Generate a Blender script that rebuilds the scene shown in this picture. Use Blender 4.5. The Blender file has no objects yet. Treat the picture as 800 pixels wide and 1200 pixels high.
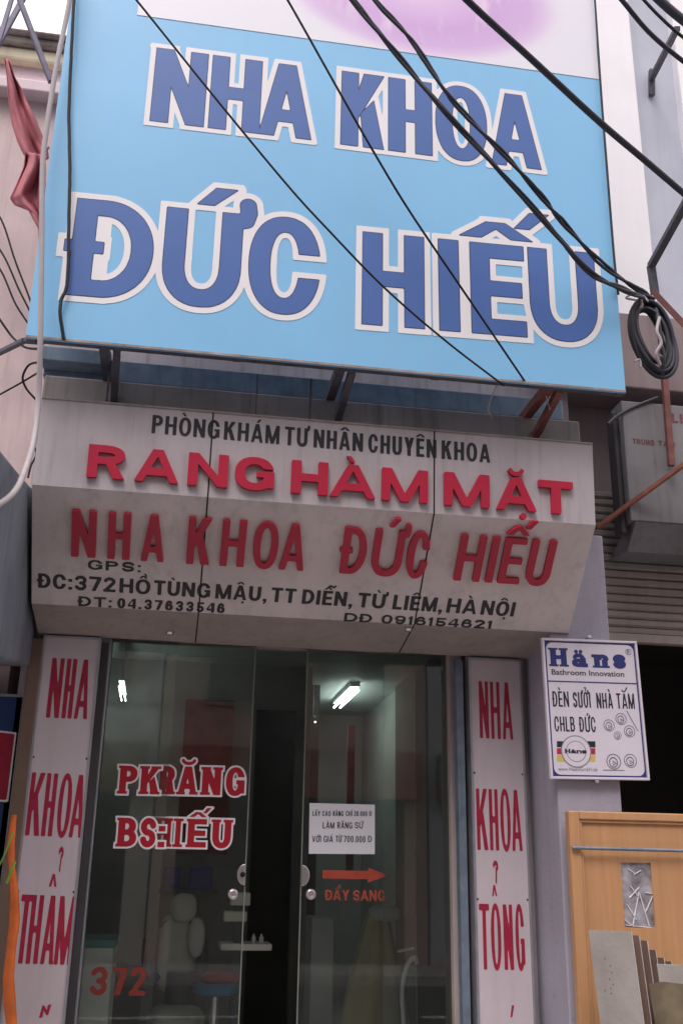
import bpy, bmesh, math, random, unicodedata
import numpy as np
from mathutils import Vector, Matrix, geometry

SC = bpy.context.scene
COL = SC.collection
random.seed(4)
R = math.radians

# ------------------------------------------------------------------ camera
YAW, PITCH, ROLL, EYE = R(9.033), R(19.499), R(1.026), 1.5
fwd = Vector((math.sin(YAW)*math.cos(PITCH), math.cos(YAW)*math.cos(PITCH), math.sin(PITCH)))
rgt0 = Vector((math.cos(YAW), -math.sin(YAW), 0))
up0 = rgt0.cross(fwd)
rgt = rgt0*math.cos(ROLL) + up0*math.sin(ROLL)
upv = up0*math.cos(ROLL) - rgt0*math.sin(ROLL)
cam = bpy.data.cameras.new('camera')
cam.sensor_fit = 'VERTICAL'; cam.sensor_height = 36; cam.lens = 36
cam.clip_start = 0.05; cam.clip_end = 3000
camo = bpy.data.objects.new('camera', cam); COL.objects.link(camo)
camo.matrix_world = Matrix(((rgt.x, upv.x, -fwd.x, 0), (rgt.y, upv.y, -fwd.y, 0), (rgt.z, upv.z, -fwd.z, EYE), (0, 0, 0, 1)))
SC.camera = camo

# ------------------------------------------------------------------ sky, sun, exposure
SUN_EL, SUN_AZ = R(58), R(205)          # azimuth: compass from +Y clockwise; behind the camera, slightly left
w = bpy.data.worlds.new('World'); SC.world = w; w.use_nodes = True
nt = w.node_tree; bg = nt.nodes['Background']
sky = nt.nodes.new('ShaderNodeTexSky'); sky.sky_type = 'NISHITA'; sky.sun_disc = False
sky.sun_elevation = SUN_EL; sky.sun_rotation = SUN_AZ
sky.air_density = 1.0; sky.dust_density = 6.0; sky.ozone_density = 0.6
hs = nt.nodes.new('ShaderNodeHueSaturation'); hs.inputs['Saturation'].default_value = 0.35
nt.links.new(sky.outputs[0], hs.inputs['Color'])
# thin white overcast over the clear sky: brighter overhead than at the horizon
tcw = nt.nodes.new('ShaderNodeTexCoord'); sx = nt.nodes.new('ShaderNodeSeparateXYZ'); nt.links.new(tcw.outputs['Generated'], sx.inputs[0])
ov = nt.nodes.new('ShaderNodeMapRange'); ov.inputs[1].default_value = 0; ov.inputs[2].default_value = 1; ov.inputs[3].default_value = 6.0; ov.inputs[4].default_value = 11.0
nt.links.new(sx.outputs['Z'], ov.inputs[0])
ovc = nt.nodes.new('ShaderNodeVectorMath'); ovc.operation = 'SCALE'; ovc.inputs[0].default_value = (1, .945, .985); nt.links.new(ov.outputs[0], ovc.inputs['Scale'])
mxw = nt.nodes.new('ShaderNodeMix'); mxw.data_type = 'RGBA'; mxw.inputs[0].default_value = .75
nt.links.new(hs.outputs[0], mxw.inputs[6]); nt.links.new(ovc.outputs[0], mxw.inputs[7]); nt.links.new(mxw.outputs[2], bg.inputs[0])
bg.inputs[1].default_value = 0.12
sl = bpy.data.lights.new('sun', 'SUN'); sl.energy = 0.9; sl.angle = R(22); sl.color = (1, 0.93, 0.93)
so = bpy.data.objects.new('sun', sl); COL.objects.link(so)
sd = Vector((math.sin(SUN_AZ)*math.cos(SUN_EL), math.cos(SUN_AZ)*math.cos(SUN_EL), math.sin(SUN_EL)))
so.rotation_euler = (-sd).to_track_quat('-Z', 'Y').to_euler()
so.location = (0, -3, 14)
SC.view_settings.view_transform = 'Standard'; SC.view_settings.look = 'None'
SC.view_settings.gamma = 1; SC.view_settings.exposure = 0.88
SC.cycles.max_bounces = 8; SC.cycles.transparent_max_bounces = 16

# ------------------------------------------------------------------ helpers
def ray(px, py):
    return (rgt*((px-400)/1200) - upv*((py-600)/1200) + fwd)
def at(px, py, Y):                       # point at depth Y (metres from the lens towards the house) seen at a photo position
    d = ray(px, py); return Vector((0, 0, EYE)) + d*(Y/d.y)
def atX(px, py, X):
    d = ray(px, py); return Vector((0, 0, EYE)) + d*(X/d.x)

class Plane:                             # a sign face: origin, right, up, normal (towards the street)
    def __init__(s, o, u, v):
        s.o = Vector(o); s.u = Vector(u).normalized(); s.v = Vector(v).normalized(); s.n = s.u.cross(s.v)
    def pick(s, px, py):
        d = ray(px, py); e = Vector((0, 0, EYE)); t = (s.o-e).dot(s.n)/d.dot(s.n)
        q = e+d*t-s.o; return q.dot(s.u), q.dot(s.v)
    def P(s, a, b, c=0): return s.o+s.u*a+s.v*b+s.n*c
def vplane(Y): return Plane((0, Y, 0), (1, 0, 0), (0, 0, 1))

class MB:
    def __init__(s): s.v = []; s.f = []; s.smooth = set()
    def add(s, vs, fs, smooth=False):
        n = len(s.v); s.v += [Vector(p) for p in vs]
        for f in fs:
            if smooth: s.smooth.add(len(s.f))
            s.f.append([n+i for i in f])
        return s
    def box(s, x0, x1, y0, y1, z0, z1):
        x0, x1 = sorted((x0, x1)); y0, y1 = sorted((y0, y1)); z0, z1 = sorted((z0, z1))
        return s.add([(x0,y0,z0),(x1,y0,z0),(x1,y1,z0),(x0,y1,z0),(x0,y0,z1),(x1,y0,z1),(x1,y1,z1),(x0,y1,z1)],
                     [(0,3,2,1),(4,5,6,7),(0,1,5,4),(1,2,6,5),(2,3,7,6),(3,0,4,7)])
    def obox(s, pl, a0, a1, b0, b1, c0, c1):   # box in a plane's own axes
        q = [pl.P(a, b, c) for c in (c0, c1) for a, b in ((a0,b0),(a1,b0),(a1,b1),(a0,b1))]
        return s.add(q, [(0,3,2,1),(4,5,6,7),(0,1,5,4),(1,2,6,5),(2,3,7,6),(3,0,4,7)])
    def bar(s, p, q, wd, ht=None, up=(0,0,1)):
        p = Vector(p); q = Vector(q); ht = ht or wd; d = (q-p).normalized(); u = Vector(up)
        if abs(d.dot(u)) > .95: u = Vector((0,1,0))
        a = d.cross(u).normalized(); b = a.cross(d).normalized()
        vs = []
        for e in (p, q):
            for i, j in ((-1,-1),(1,-1),(1,1),(-1,1)): vs.append(e+a*(i*wd/2)+b*(j*ht/2))
        return s.add(vs, [(0,1,2,3),(7,6,5,4),(0,4,5,1),(1,5,6,2),(2,6,7,3),(3,7,4,0)])
    def tube(s, pts, r, n=8, caps=True):
        pts = [Vector(p) for p in pts]; m = len(pts)
        rr = r if isinstance(r, (list, tuple)) else [r]*m
        t0 = (pts[1]-pts[0]).normalized(); ref = Vector((0,0,1)) if abs(t0.z) < .9 else Vector((0,1,0))
        a = t0.cross(ref).normalized(); vs = []
        for i, p in enumerate(pts):
            t = (pts[min(i+1,m-1)]-pts[max(i-1,0)]).normalized()
            a = (a-t*a.dot(t)).normalized(); b = t.cross(a)
            for k in range(n):
                an = 2*math.pi*k/n; vs.append(p+(a*math.cos(an)+b*math.sin(an))*rr[i])
        fs = [(i*n+k, i*n+(k+1)%n, (i+1)*n+(k+1)%n, (i+1)*n+k) for i in range(m-1) for k in range(n)]
        s.add(vs, fs, True)
        if caps: s.add(vs[:n], [tuple(range(n))[::-1]]); s.add(vs[-n:], [tuple(range(n))])
        return s
    def lathe(s, c, prof, n=24, axis='z'):
        c = Vector(c); vs = []
        for r, h in prof:
            for k in range(n):
                a = 2*math.pi*k/n; x, y = r*math.cos(a), r*math.sin(a)
                vs.append(c+(Vector((x,y,h)) if axis == 'z' else Vector((x,-h,y)) if axis == 'y' else Vector((h,x,y))))
        fs = [(i*n+k, i*n+(k+1)%n, (i+1)*n+(k+1)%n, (i+1)*n+k) for i in range(len(prof)-1) for k in range(n)]
        s.add(vs, fs, True); s.add(vs[:n], [tuple(range(n))[::-1]]); s.add(vs[-n:], [tuple(range(n))]); return s
    def prism(s, prof, x0, x1):          # (y, z) profile swept along X
        n = len(prof); vs = [(x0,y,z) for y, z in prof]+[(x1,y,z) for y, z in prof]
        return s.add(vs, [tuple(range(n)), tuple(range(n,2*n))[::-1]]+[(i,i+n,(i+1)%n+n,(i+1)%n) for i in range(n)])
    def grid(s, f, nu, nv, closed=False):
        vs = [f(i/(nu-1), j/(nv-1)) for j in range(nv) for i in range(nu)]
        return s.add(vs, [(j*nu+i, j*nu+i+1, (j+1)*nu+i+1, (j+1)*nu+i) for j in range(nv-1) for i in range(nu-1)], True)
    def build(s, name, m, parent=None, bevel=0, seg=2, fix=True):
        me = bpy.data.meshes.new(name)
        if parent is None:
            lo = Vector([min(p[i] for p in s.v) for i in range(3)]); hi = Vector([max(p[i] for p in s.v) for i in range(3)])
            org = Vector(((lo.x+hi.x)/2, (lo.y+hi.y)/2, lo.z))
        else: org = ORG[parent.name]
        me.from_pydata([p-org for p in s.v], [], s.f)
        for i in s.smooth: me.polygons[i].use_smooth = True
        if fix:
            bm = bmesh.new(); bm.from_mesh(me); bmesh.ops.recalc_face_normals(bm, faces=bm.faces); bm.to_mesh(me); bm.free()
        me.materials.append(m)
        o = bpy.data.objects.new(name, me); COL.objects.link(o)
        if parent is None: o.location = org
        else: o.parent = parent
        ORG[o.name] = org
        if bevel:
            b = o.modifiers.new('bevel', 'BEVEL'); b.width = bevel; b.segments = seg; b.limit_method = 'ANGLE'
            b.harden_normals = False
        return o
ORG = {}
def tag(o, label=None, cat=None, group=None, kind=None):
    if label: o['label'] = label
    if cat: o['category'] = cat
    if group: o['group'] = group
    if kind: o['kind'] = kind
    return o
def thing(name, loc, label, cat, group=None):
    o = bpy.data.objects.new(name, None); COL.objects.link(o); o.location = loc; o.empty_display_size = .1
    ORG[o.name] = Vector(loc); return tag(o, label, cat, group)
def spline(pts, k=8):
    pts = [Vector(p) for p in pts]; q = [pts[0]*2-pts[1]]+pts+[pts[-1]*2-pts[-2]]; out = []
    for i in range(1, len(q)-2):
        a, b, c, d = q[i-1:i+3]
        for j in range(k):
            t = j/k; out.append(.5*((2*b)+(c-a)*t+(2*a-5*b+4*c-d)*t*t+(3*b-a-3*c+d)*t**3))
    return out+[pts[-1]]

# ------------------------------------------------------------------ materials
def srgb(r, g, b): return tuple((c/255/12.92 if c/255 <= .04045 else ((c/255+.055)/1.055)**2.4) for c in (r, g, b))
def mat(name, col, rough=.6, metal=0, var=.12, scale=3, streak=0, dirt=(.05,.045,.04), bump=0, bscale=60, spec=.4, spots=0, stretch=(1,1,1)):
    m = bpy.data.materials.new(name); m.use_nodes = True; n = m.node_tree; L = n.links.new
    p = n.nodes['Principled BSDF']; p.inputs['Roughness'].default_value = rough; p.inputs['Metallic'].default_value = metal
    p.inputs['Specular IOR Level'].default_value = spec
    tc = n.nodes.new('ShaderNodeNewGeometry')
    mp = n.nodes.new('ShaderNodeMapping'); mp.inputs['Scale'].default_value = stretch; L(tc.outputs['Position'], mp.inputs[0])
    nz = n.nodes.new('ShaderNodeTexNoise'); nz.inputs['Scale'].default_value = scale; nz.inputs['Detail'].default_value = 6
    L(mp.outputs[0], nz.inputs['Vector'])
    rp = n.nodes.new('ShaderNodeMapRange'); rp.inputs[1].default_value = .3; rp.inputs[2].default_value = .7
    rp.inputs[3].default_value = 1-var; rp.inputs[4].default_value = 1+var; L(nz.outputs[0], rp.inputs[0])
    mx = n.nodes.new('ShaderNodeVectorMath'); mx.operation = 'SCALE'; mx.inputs[0].default_value = col[:3]; L(rp.outputs[0], mx.inputs['Scale'])
    out = mx.outputs[0]
    def over(fac, c):
        nonlocal out
        k = n.nodes.new('ShaderNodeMix'); k.data_type = 'RGBA'; L(fac, k.inputs[0]); L(out, k.inputs[6]); k.inputs[7].default_value = (*c, 1); out = k.outputs[2]
    if streak:
        m2 = n.nodes.new('ShaderNodeMapping'); m2.inputs['Scale'].default_value = (14, 14, .9); L(tc.outputs['Position'], m2.inputs[0])
        n2 = n.nodes.new('ShaderNodeTexNoise'); n2.inputs['Scale'].default_value = 1.3; n2.inputs['Detail'].default_value = 8; n2.inputs['Roughness'].default_value = .65
        L(m2.outputs[0], n2.inputs['Vector'])
        r2 = n.nodes.new('ShaderNodeMapRange'); r2.inputs[1].default_value = .5; r2.inputs[2].default_value = .78; r2.inputs[3].default_value = 0; r2.inputs[4].default_value = streak
        L(n2.outputs[0], r2.inputs[0]); over(r2.outputs[0], dirt)
    if spots:
        n3 = n.nodes.new('ShaderNodeTexNoise'); n3.inputs['Scale'].default_value = 7; n3.inputs['Detail'].default_value = 9; n3.inputs['Roughness'].default_value = .7
        L(tc.outputs['Position'], n3.inputs['Vector'])
        r3 = n.nodes.new('ShaderNodeMapRange'); r3.inputs[1].default_value = .6; r3.inputs[2].default_value = .72; r3.inputs[4].default_value = spots
        L(n3.outputs[0], r3.inputs[0]); over(r3.outputs[0], dirt)
    L(out, p.inputs['Base Color'])
    if bump:
        nb = n.nodes.new('ShaderNodeTexNoise'); nb.inputs['Scale'].default_value = bscale; nb.inputs['Detail'].default_value = 5; L(tc.outputs['Position'], nb.inputs['Vector'])
        b = n.nodes.new('ShaderNodeBump'); b.inputs['Strength'].default_value = bump; b.inputs['Distance'].default_value = .01; L(nb.outputs[0], b.inputs['Height']); L(b.outputs[0], p.inputs['Normal'])
    return m
def emit(name, col, s):
    m = bpy.data.materials.new(name); m.use_nodes = True; p = m.node_tree.nodes['Principled BSDF']
    p.inputs['Base Color'].default_value = (.8,.8,.8,1); p.inputs['Emission Color'].default_value = (*col, 1); p.inputs['Emission Strength'].default_value = s; return m
def glass(name, tint, ior=1.5, rough=0.0, haze=0.0):
    m = bpy.data.materials.new(name); m.use_nodes = True; n = m.node_tree; n.nodes.remove(n.nodes['Principled BSDF']); L = n.links.new
    t = n.nodes.new('ShaderNodeBsdfTransparent'); t.inputs[0].default_value = (*tint, 1)
    g = n.nodes.new('ShaderNodeBsdfGlossy'); g.inputs['Roughness'].default_value = rough; g.inputs[0].default_value = (1,1,1,1)
    fr = n.nodes.new('ShaderNodeFresnel'); fr.inputs[0].default_value = ior
    mx = n.nodes.new('ShaderNodeMixShader'); L(fr.outputs[0], mx.inputs[0]); L(t.outputs[0], mx.inputs[1]); L(g.outputs[0], mx.inputs[2])
    out = mx.outputs[0]
    if haze:                              # pale diffuse film mixed in to imitate reflected haze on the pane
        df = n.nodes.new('ShaderNodeBsdfDiffuse'); df.inputs[0].default_value = (.46,.47,.45,1)
        g2 = n.nodes.new('ShaderNodeNewGeometry'); nz = n.nodes.new('ShaderNodeTexNoise'); nz.inputs['Scale'].default_value = 1.6; nz.inputs['Detail'].default_value = 7
        L(g2.outputs['Position'], nz.inputs['Vector']); mr = n.nodes.new('ShaderNodeMapRange'); mr.inputs[1].default_value = .3; mr.inputs[2].default_value = .75
        mr.inputs[3].default_value = haze*.6; mr.inputs[4].default_value = haze*1.5; L(nz.outputs[0], mr.inputs[0])
        m2 = n.nodes.new('ShaderNodeMixShader'); L(mr.outputs[0], m2.inputs[0]); L(out, m2.inputs[1]); L(df.outputs[0], m2.inputs[2]); out = m2.outputs[0]
    L(out, n.nodes['Material Output'].inputs[0]); return m

M = dict(
    asphalt=mat('asphalt', (.05,.05,.052), .9, bump=.4, scale=2, var=.2),
    paving=mat('paving', (.34,.31,.30), .85, bump=.3, var=.2, spots=.3),
    kerb=mat('kerb', (.35,.34,.32), .85, var=.15),
    roadpaint=mat('road_paint', (.7,.7,.66), .7, var=.2),
    housewall=mat('house_wall', (.42,.37,.39), .85, streak=.5, bump=.2),
    pinkwall=mat('pink_wall', (.64,.49,.48), .85, var=.09, streak=.35, dirt=(.25,.17,.14), bump=.15),
    pinktrim=mat('pink_trim', (.72,.58,.60), .8, var=.06, streak=.2, dirt=(.3,.24,.2)),
    cream=mat('cream_trim', (.72,.64,.46), .8, var=.12, streak=.4, dirt=(.3,.24,.16)),
    cornice=mat('cornice_stone', (.33,.28,.25), .9, var=.3, scale=9, streak=.5),
    white=mat('white_paint', (.86,.83,.85), .75, var=.03, streak=.1, dirt=(.5,.42,.38)),
    greywall=mat('grey_wall', (.50,.52,.60), .85, var=.06, streak=.15, dirt=(.25,.24,.26)),
    mauve=mat('mauve_band', (.29,.225,.225), .85, var=.1, streak=.3),
    pillar=mat('pillar_paint', (.36,.34,.405), .8, var=.10, scale=2, bump=.2, spots=.35, streak=.3, dirt=(.2,.19,.2)),
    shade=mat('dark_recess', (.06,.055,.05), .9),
    steel=mat('painted_steel', (.10,.10,.12), .6, metal=.3, var=.25, scale=20),
    bluesteel=mat('blue_grey_steel', (.17,.22,.28), .55, metal=.2, var=.2, scale=12, streak=.5, dirt=(.07,.06,.06)),
    concrete=mat('ledge_concrete', (.30,.27,.26), .9, var=.2, streak=.7, dirt=(.08,.07,.06)),
    bracesteel=mat('violet_grey_steel', (.17,.16,.22), .55, metal=.2, var=.2, scale=12),
    rust=mat('red_oxide_steel', (.17,.06,.05), .65, var=.3, scale=15, spots=.4, dirt=(.09,.04,.03)),
    orangerust=mat('orange_primer_steel', (.25,.095,.06), .65, var=.25, scale=15, spots=.4, dirt=(.12,.06,.04)),
    rubber=mat('cable_rubber', (.012,.012,.016), .65, var=.2),
    greycable=mat('grey_cable', (.040,.042,.056), .6, var=.2),
    conduit=mat('pvc_conduit', (.40,.36,.37), .5, var=.1, streak=.3, dirt=(.2,.17,.15)),
    billblue=None,
    letblue=mat('letter_blue', (.058,.135,.39), .45, var=.05),
    letedge=mat('letter_edge', (.03,.035,.10), .5),
    vinylwhite=mat('vinyl_white', (.80,.78,.80), .45, var=.03),
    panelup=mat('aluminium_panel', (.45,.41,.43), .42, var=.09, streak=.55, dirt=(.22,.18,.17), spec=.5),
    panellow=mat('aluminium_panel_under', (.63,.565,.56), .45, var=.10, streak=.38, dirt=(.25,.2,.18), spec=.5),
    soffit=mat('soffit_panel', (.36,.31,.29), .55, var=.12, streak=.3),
    strip=mat('strip_panel', (.58,.515,.55), .42, var=.06, streak=.2, spots=.25, dirt=(.32,.27,.24)),
    redlet=mat('raised_red', (.44,.016,.048), .4, var=.10, streak=.2, dirt=(.22,.05,.06)),
    redvinyl=mat('red_vinyl', (.36,.02,.055), .4, var=.14, scale=25),
    blacklet=mat('black_letter', (.022,.022,.03), .45, var=.2, streak=.2, dirt=(.12,.1,.1)),
    seam=mat('seam_black', (.012,.012,.012), .8),
    alu=mat('aluminium_frame', (.42,.44,.48), .38, metal=.6, var=.12, scale=10),
    darkframe=mat('dark_frame', (.05,.045,.05), .5),
    jamb=mat('jamb_paint', (.42,.36,.34), .6, var=.1, streak=.4),
    glassred=mat('sticker_red', (.42,.015,.03), .4, var=.05),
    numred=mat('number_red', (.20,.03,.022), .5, var=.1),
    glassorange=mat('sticker_orange', (.36,.06,.035), .5, var=.12, scale=20),
    paper=mat('paper', (.68,.68,.73), .8, var=.04),
    chrome=mat('chrome', (.72,.68,.70), .28, metal=.85, var=.05),
    signpanel=mat('enamel_sign', (.66,.61,.68), .35, var=.03, streak=.08),
    navy=mat('navy_ink', (.03,.035,.16), .45),
    inkgrey=mat('ink_grey', (.2,.19,.22), .5),
    inkblack=mat('ink_black', (.02,.02,.03), .5),
    inkred=mat('ink_red', (.45,.02,.05), .5), inkgold=mat('ink_gold', (.62,.46,.10), .5),
    wood=None,
    board=mat('fibre_board', (.34,.31,.29), .8, var=.14, scale=6, bump=.2, streak=.25, spots=.2, dirt=(.16,.13,.11)),
    boardedge=mat('board_edge', (.58,.54,.52), .8, var=.15, scale=30),
    boardprint=mat('board_print', (.15,.12,.075), .6, var=.5, scale=7),
    slat=mat('shutter_slat', (.32,.27,.25), .6, var=.12, streak=.3),
    greysign=mat('grey_sign', (.19,.18,.19), .6, var=.2, streak=.5, spots=.35),
    faded=mat('faded_red', (.16,.045,.05), .6, var=.3, scale=30),
    canvas=mat('canopy_canvas', (.17,.19,.225), .8, var=.2, streak=.6, bump=.2, bscale=200),
    flag=mat('flag_cloth', (.46,.16,.185), .85, var=.12, scale=12, bump=.15, bscale=300),
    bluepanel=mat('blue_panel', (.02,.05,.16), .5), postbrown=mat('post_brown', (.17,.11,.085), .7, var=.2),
    tarp=mat('orange_tarp', (.72,.16,.03), .55, var=.2, scale=12), green=mat('green_strap', (.22,.42,.05), .6),
    inwall=mat('room_wall', (.31,.32,.31), .7), floor=mat('room_floor', (.30,.29,.27), .35, var=.15),
    ceil=mat('room_ceiling', (.50,.52,.50), .7), dark=mat('corridor_shade', (.16,.155,.15), .6),
    chair=mat('chair_vinyl', (.74,.76,.68), .5), towel=mat('towel', (.86,.86,.86), .9), chairdark=mat('chair_dark', (.06,.07,.08), .5),
    cabinet=mat('cabinet_white', (.84,.86,.83), .4), teal=mat('cabinet_top', (.12,.32,.33), .4),
    bluebin=mat('blue_plastic', (.03,.05,.40), .4), redseat=mat('stool_red', (.35,.04,.04), .5), bluepad=mat('stool_blue', (.06,.20,.36), .5),
    drape=mat('beige_cover', (.38,.345,.21), .9, var=.15), whitecover=mat('white_cover', (.45,.48,.47), .8), poster=mat('red_poster', (.20,.035,.03), .6, var=.3, scale=10),
    tubeglow=emit('lamp_tube', (.86,1,.97), 9), lampbody=mat('lamp_body', (.7,.72,.7), .5),
    pane=glass('door_glass', (.93,.965,.945), rough=.02, haze=.024), winpane=glass('window_glass', (.5,.55,.55)),
)
def wood_mat():
    m = mat('laminate_wood', (.53,.285,.14), .42, var=.06, scale=2, spec=.45)
    n = m.node_tree; L = n.links.new; p = n.nodes['Principled BSDF']
    src = p.inputs['Base Color'].links[0].from_socket
    g = n.nodes.new('ShaderNodeNewGeometry'); mp = n.nodes.new('ShaderNodeMapping'); mp.inputs['Scale'].default_value = (16, 16, .7); L(g.outputs['Position'], mp.inputs[0])
    z = n.nodes.new('ShaderNodeTexNoise'); z.inputs['Scale'].default_value = 2.5; z.inputs['Detail'].default_value = 7; L(mp.outputs[0], z.inputs['Vector'])
    r = n.nodes.new('ShaderNodeMapRange'); r.inputs[1].default_value = .4; r.inputs[2].default_value = .72; r.inputs[4].default_value = .35; L(z.outputs[0], r.inputs[0])
    k = n.nodes.new('ShaderNodeMix'); k.data_type = 'RGBA'; L(r.outputs[0], k.inputs[0]); L(src, k.inputs[6]); k.inputs[7].default_value = (.38,.18,.07,1); L(k.outputs[2], p.inputs['Base Color'])
    return m
M['wood'] = wood_mat()
M['billblue'] = mat('billboard_vinyl', (.225,.515,.80), .40, var=.04, scale=1.2, streak=.16, dirt=(.30,.42,.50), spec=.4, bump=.22, bscale=2.2)

# ------------------------------------------------------------------ lettering: letters as distance fields, contoured into meshes
def rect(X, Y, x0, x1, y0, y1): return np.maximum(np.abs(X-(x0+x1)/2)-(x1-x0)/2, np.abs(Y-(y0+y1)/2)-(y1-y0)/2)
def poly(X, Y, pts, soft=1):
    a = sum(pts[i][0]*pts[(i+1)%len(pts)][1]-pts[(i+1)%len(pts)][0]*pts[i][1] for i in range(len(pts)))
    if a < 0: pts = pts[::-1]
    d = None
    for i in range(len(pts)):
        (x0, y0), (x1, y1) = pts[i], pts[(i+1)%len(pts)]; l = math.hypot(x1-x0, y1-y0)
        if l < 1e-6: continue
        e = ((y1-y0)*(X-x0)-(x1-x0)*(Y-y0))/l; d = e if d is None else np.maximum(d, e)
    return d if soft is None else mxx(d, stroke(X, Y, pts+[pts[0]], 0)*.78*(d > 0)+np.where(d > 0, 0, -9))
def ell(X, Y, cx, cy, rx, ry, n=2.25):
    rx = max(rx, 1e-3); ry = max(ry, 1e-3)
    a, b = np.abs((X-cx)/rx)+1e-6, np.abs((Y-cy)/ry)+1e-6
    f = (a**n+b**n)**(1/n); gx = (a/f)**(n-1)/rx; gy = (b/f)**(n-1)/ry
    return np.maximum((f-1)/np.sqrt(gx*gx+gy*gy), -min(rx, ry))
def stroke(X, Y, pts, r):
    d = None
    for (x0, y0), (x1, y1) in zip(pts[:-1], pts[1:]):
        dx, dy = x1-x0, y1-y0; l2 = dx*dx+dy*dy+1e-12
        t = np.clip(((X-x0)*dx+(Y-y0)*dy)/l2, 0, 1); e = np.hypot(X-x0-t*dx, Y-y0-t*dy)
        d = e if d is None else np.minimum(d, e)
    return d-r
def arc(cx, cy, rx, ry, a0, a1, k=14): return [(cx+rx*math.cos(R(a0+(a1-a0)*i/k)), cy+ry*math.sin(R(a0+(a1-a0)*i/k))) for i in range(k+1)]
mn, mxx = np.minimum, np.maximum
def uni(*a):
    d = a[0]
    for e in a[1:]: d = mn(d, e)
    return d
WID = dict(I=.0, M=1.28, W=1.3, O=1.08, G=1.08, N=1.04, H=1.0, A=1.08, E=.84, L=.8, T=.92, P=.95, B=.98, R=1.0, S=.95, C=1.02, D=1.02, K=1.02, U=1.0, V=1.05, Y=1.02)
def bowl(X, Y, y0, y1, x1, s, b):
    c = x1*.45; m = (y0+y1)/2; h = (y1-y0)/2
    o = mn(rect(X, Y, 0, c, y0, y1), mxx(ell(X, Y, c, m, x1-c, h), c-.01-X)); i = mn(rect(X, Y, s, c, y0+b, y1-b), mxx(ell(X, Y, c, m, x1-c-s, h-b), c-.01-X))
    return mxx(o, -i)
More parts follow.
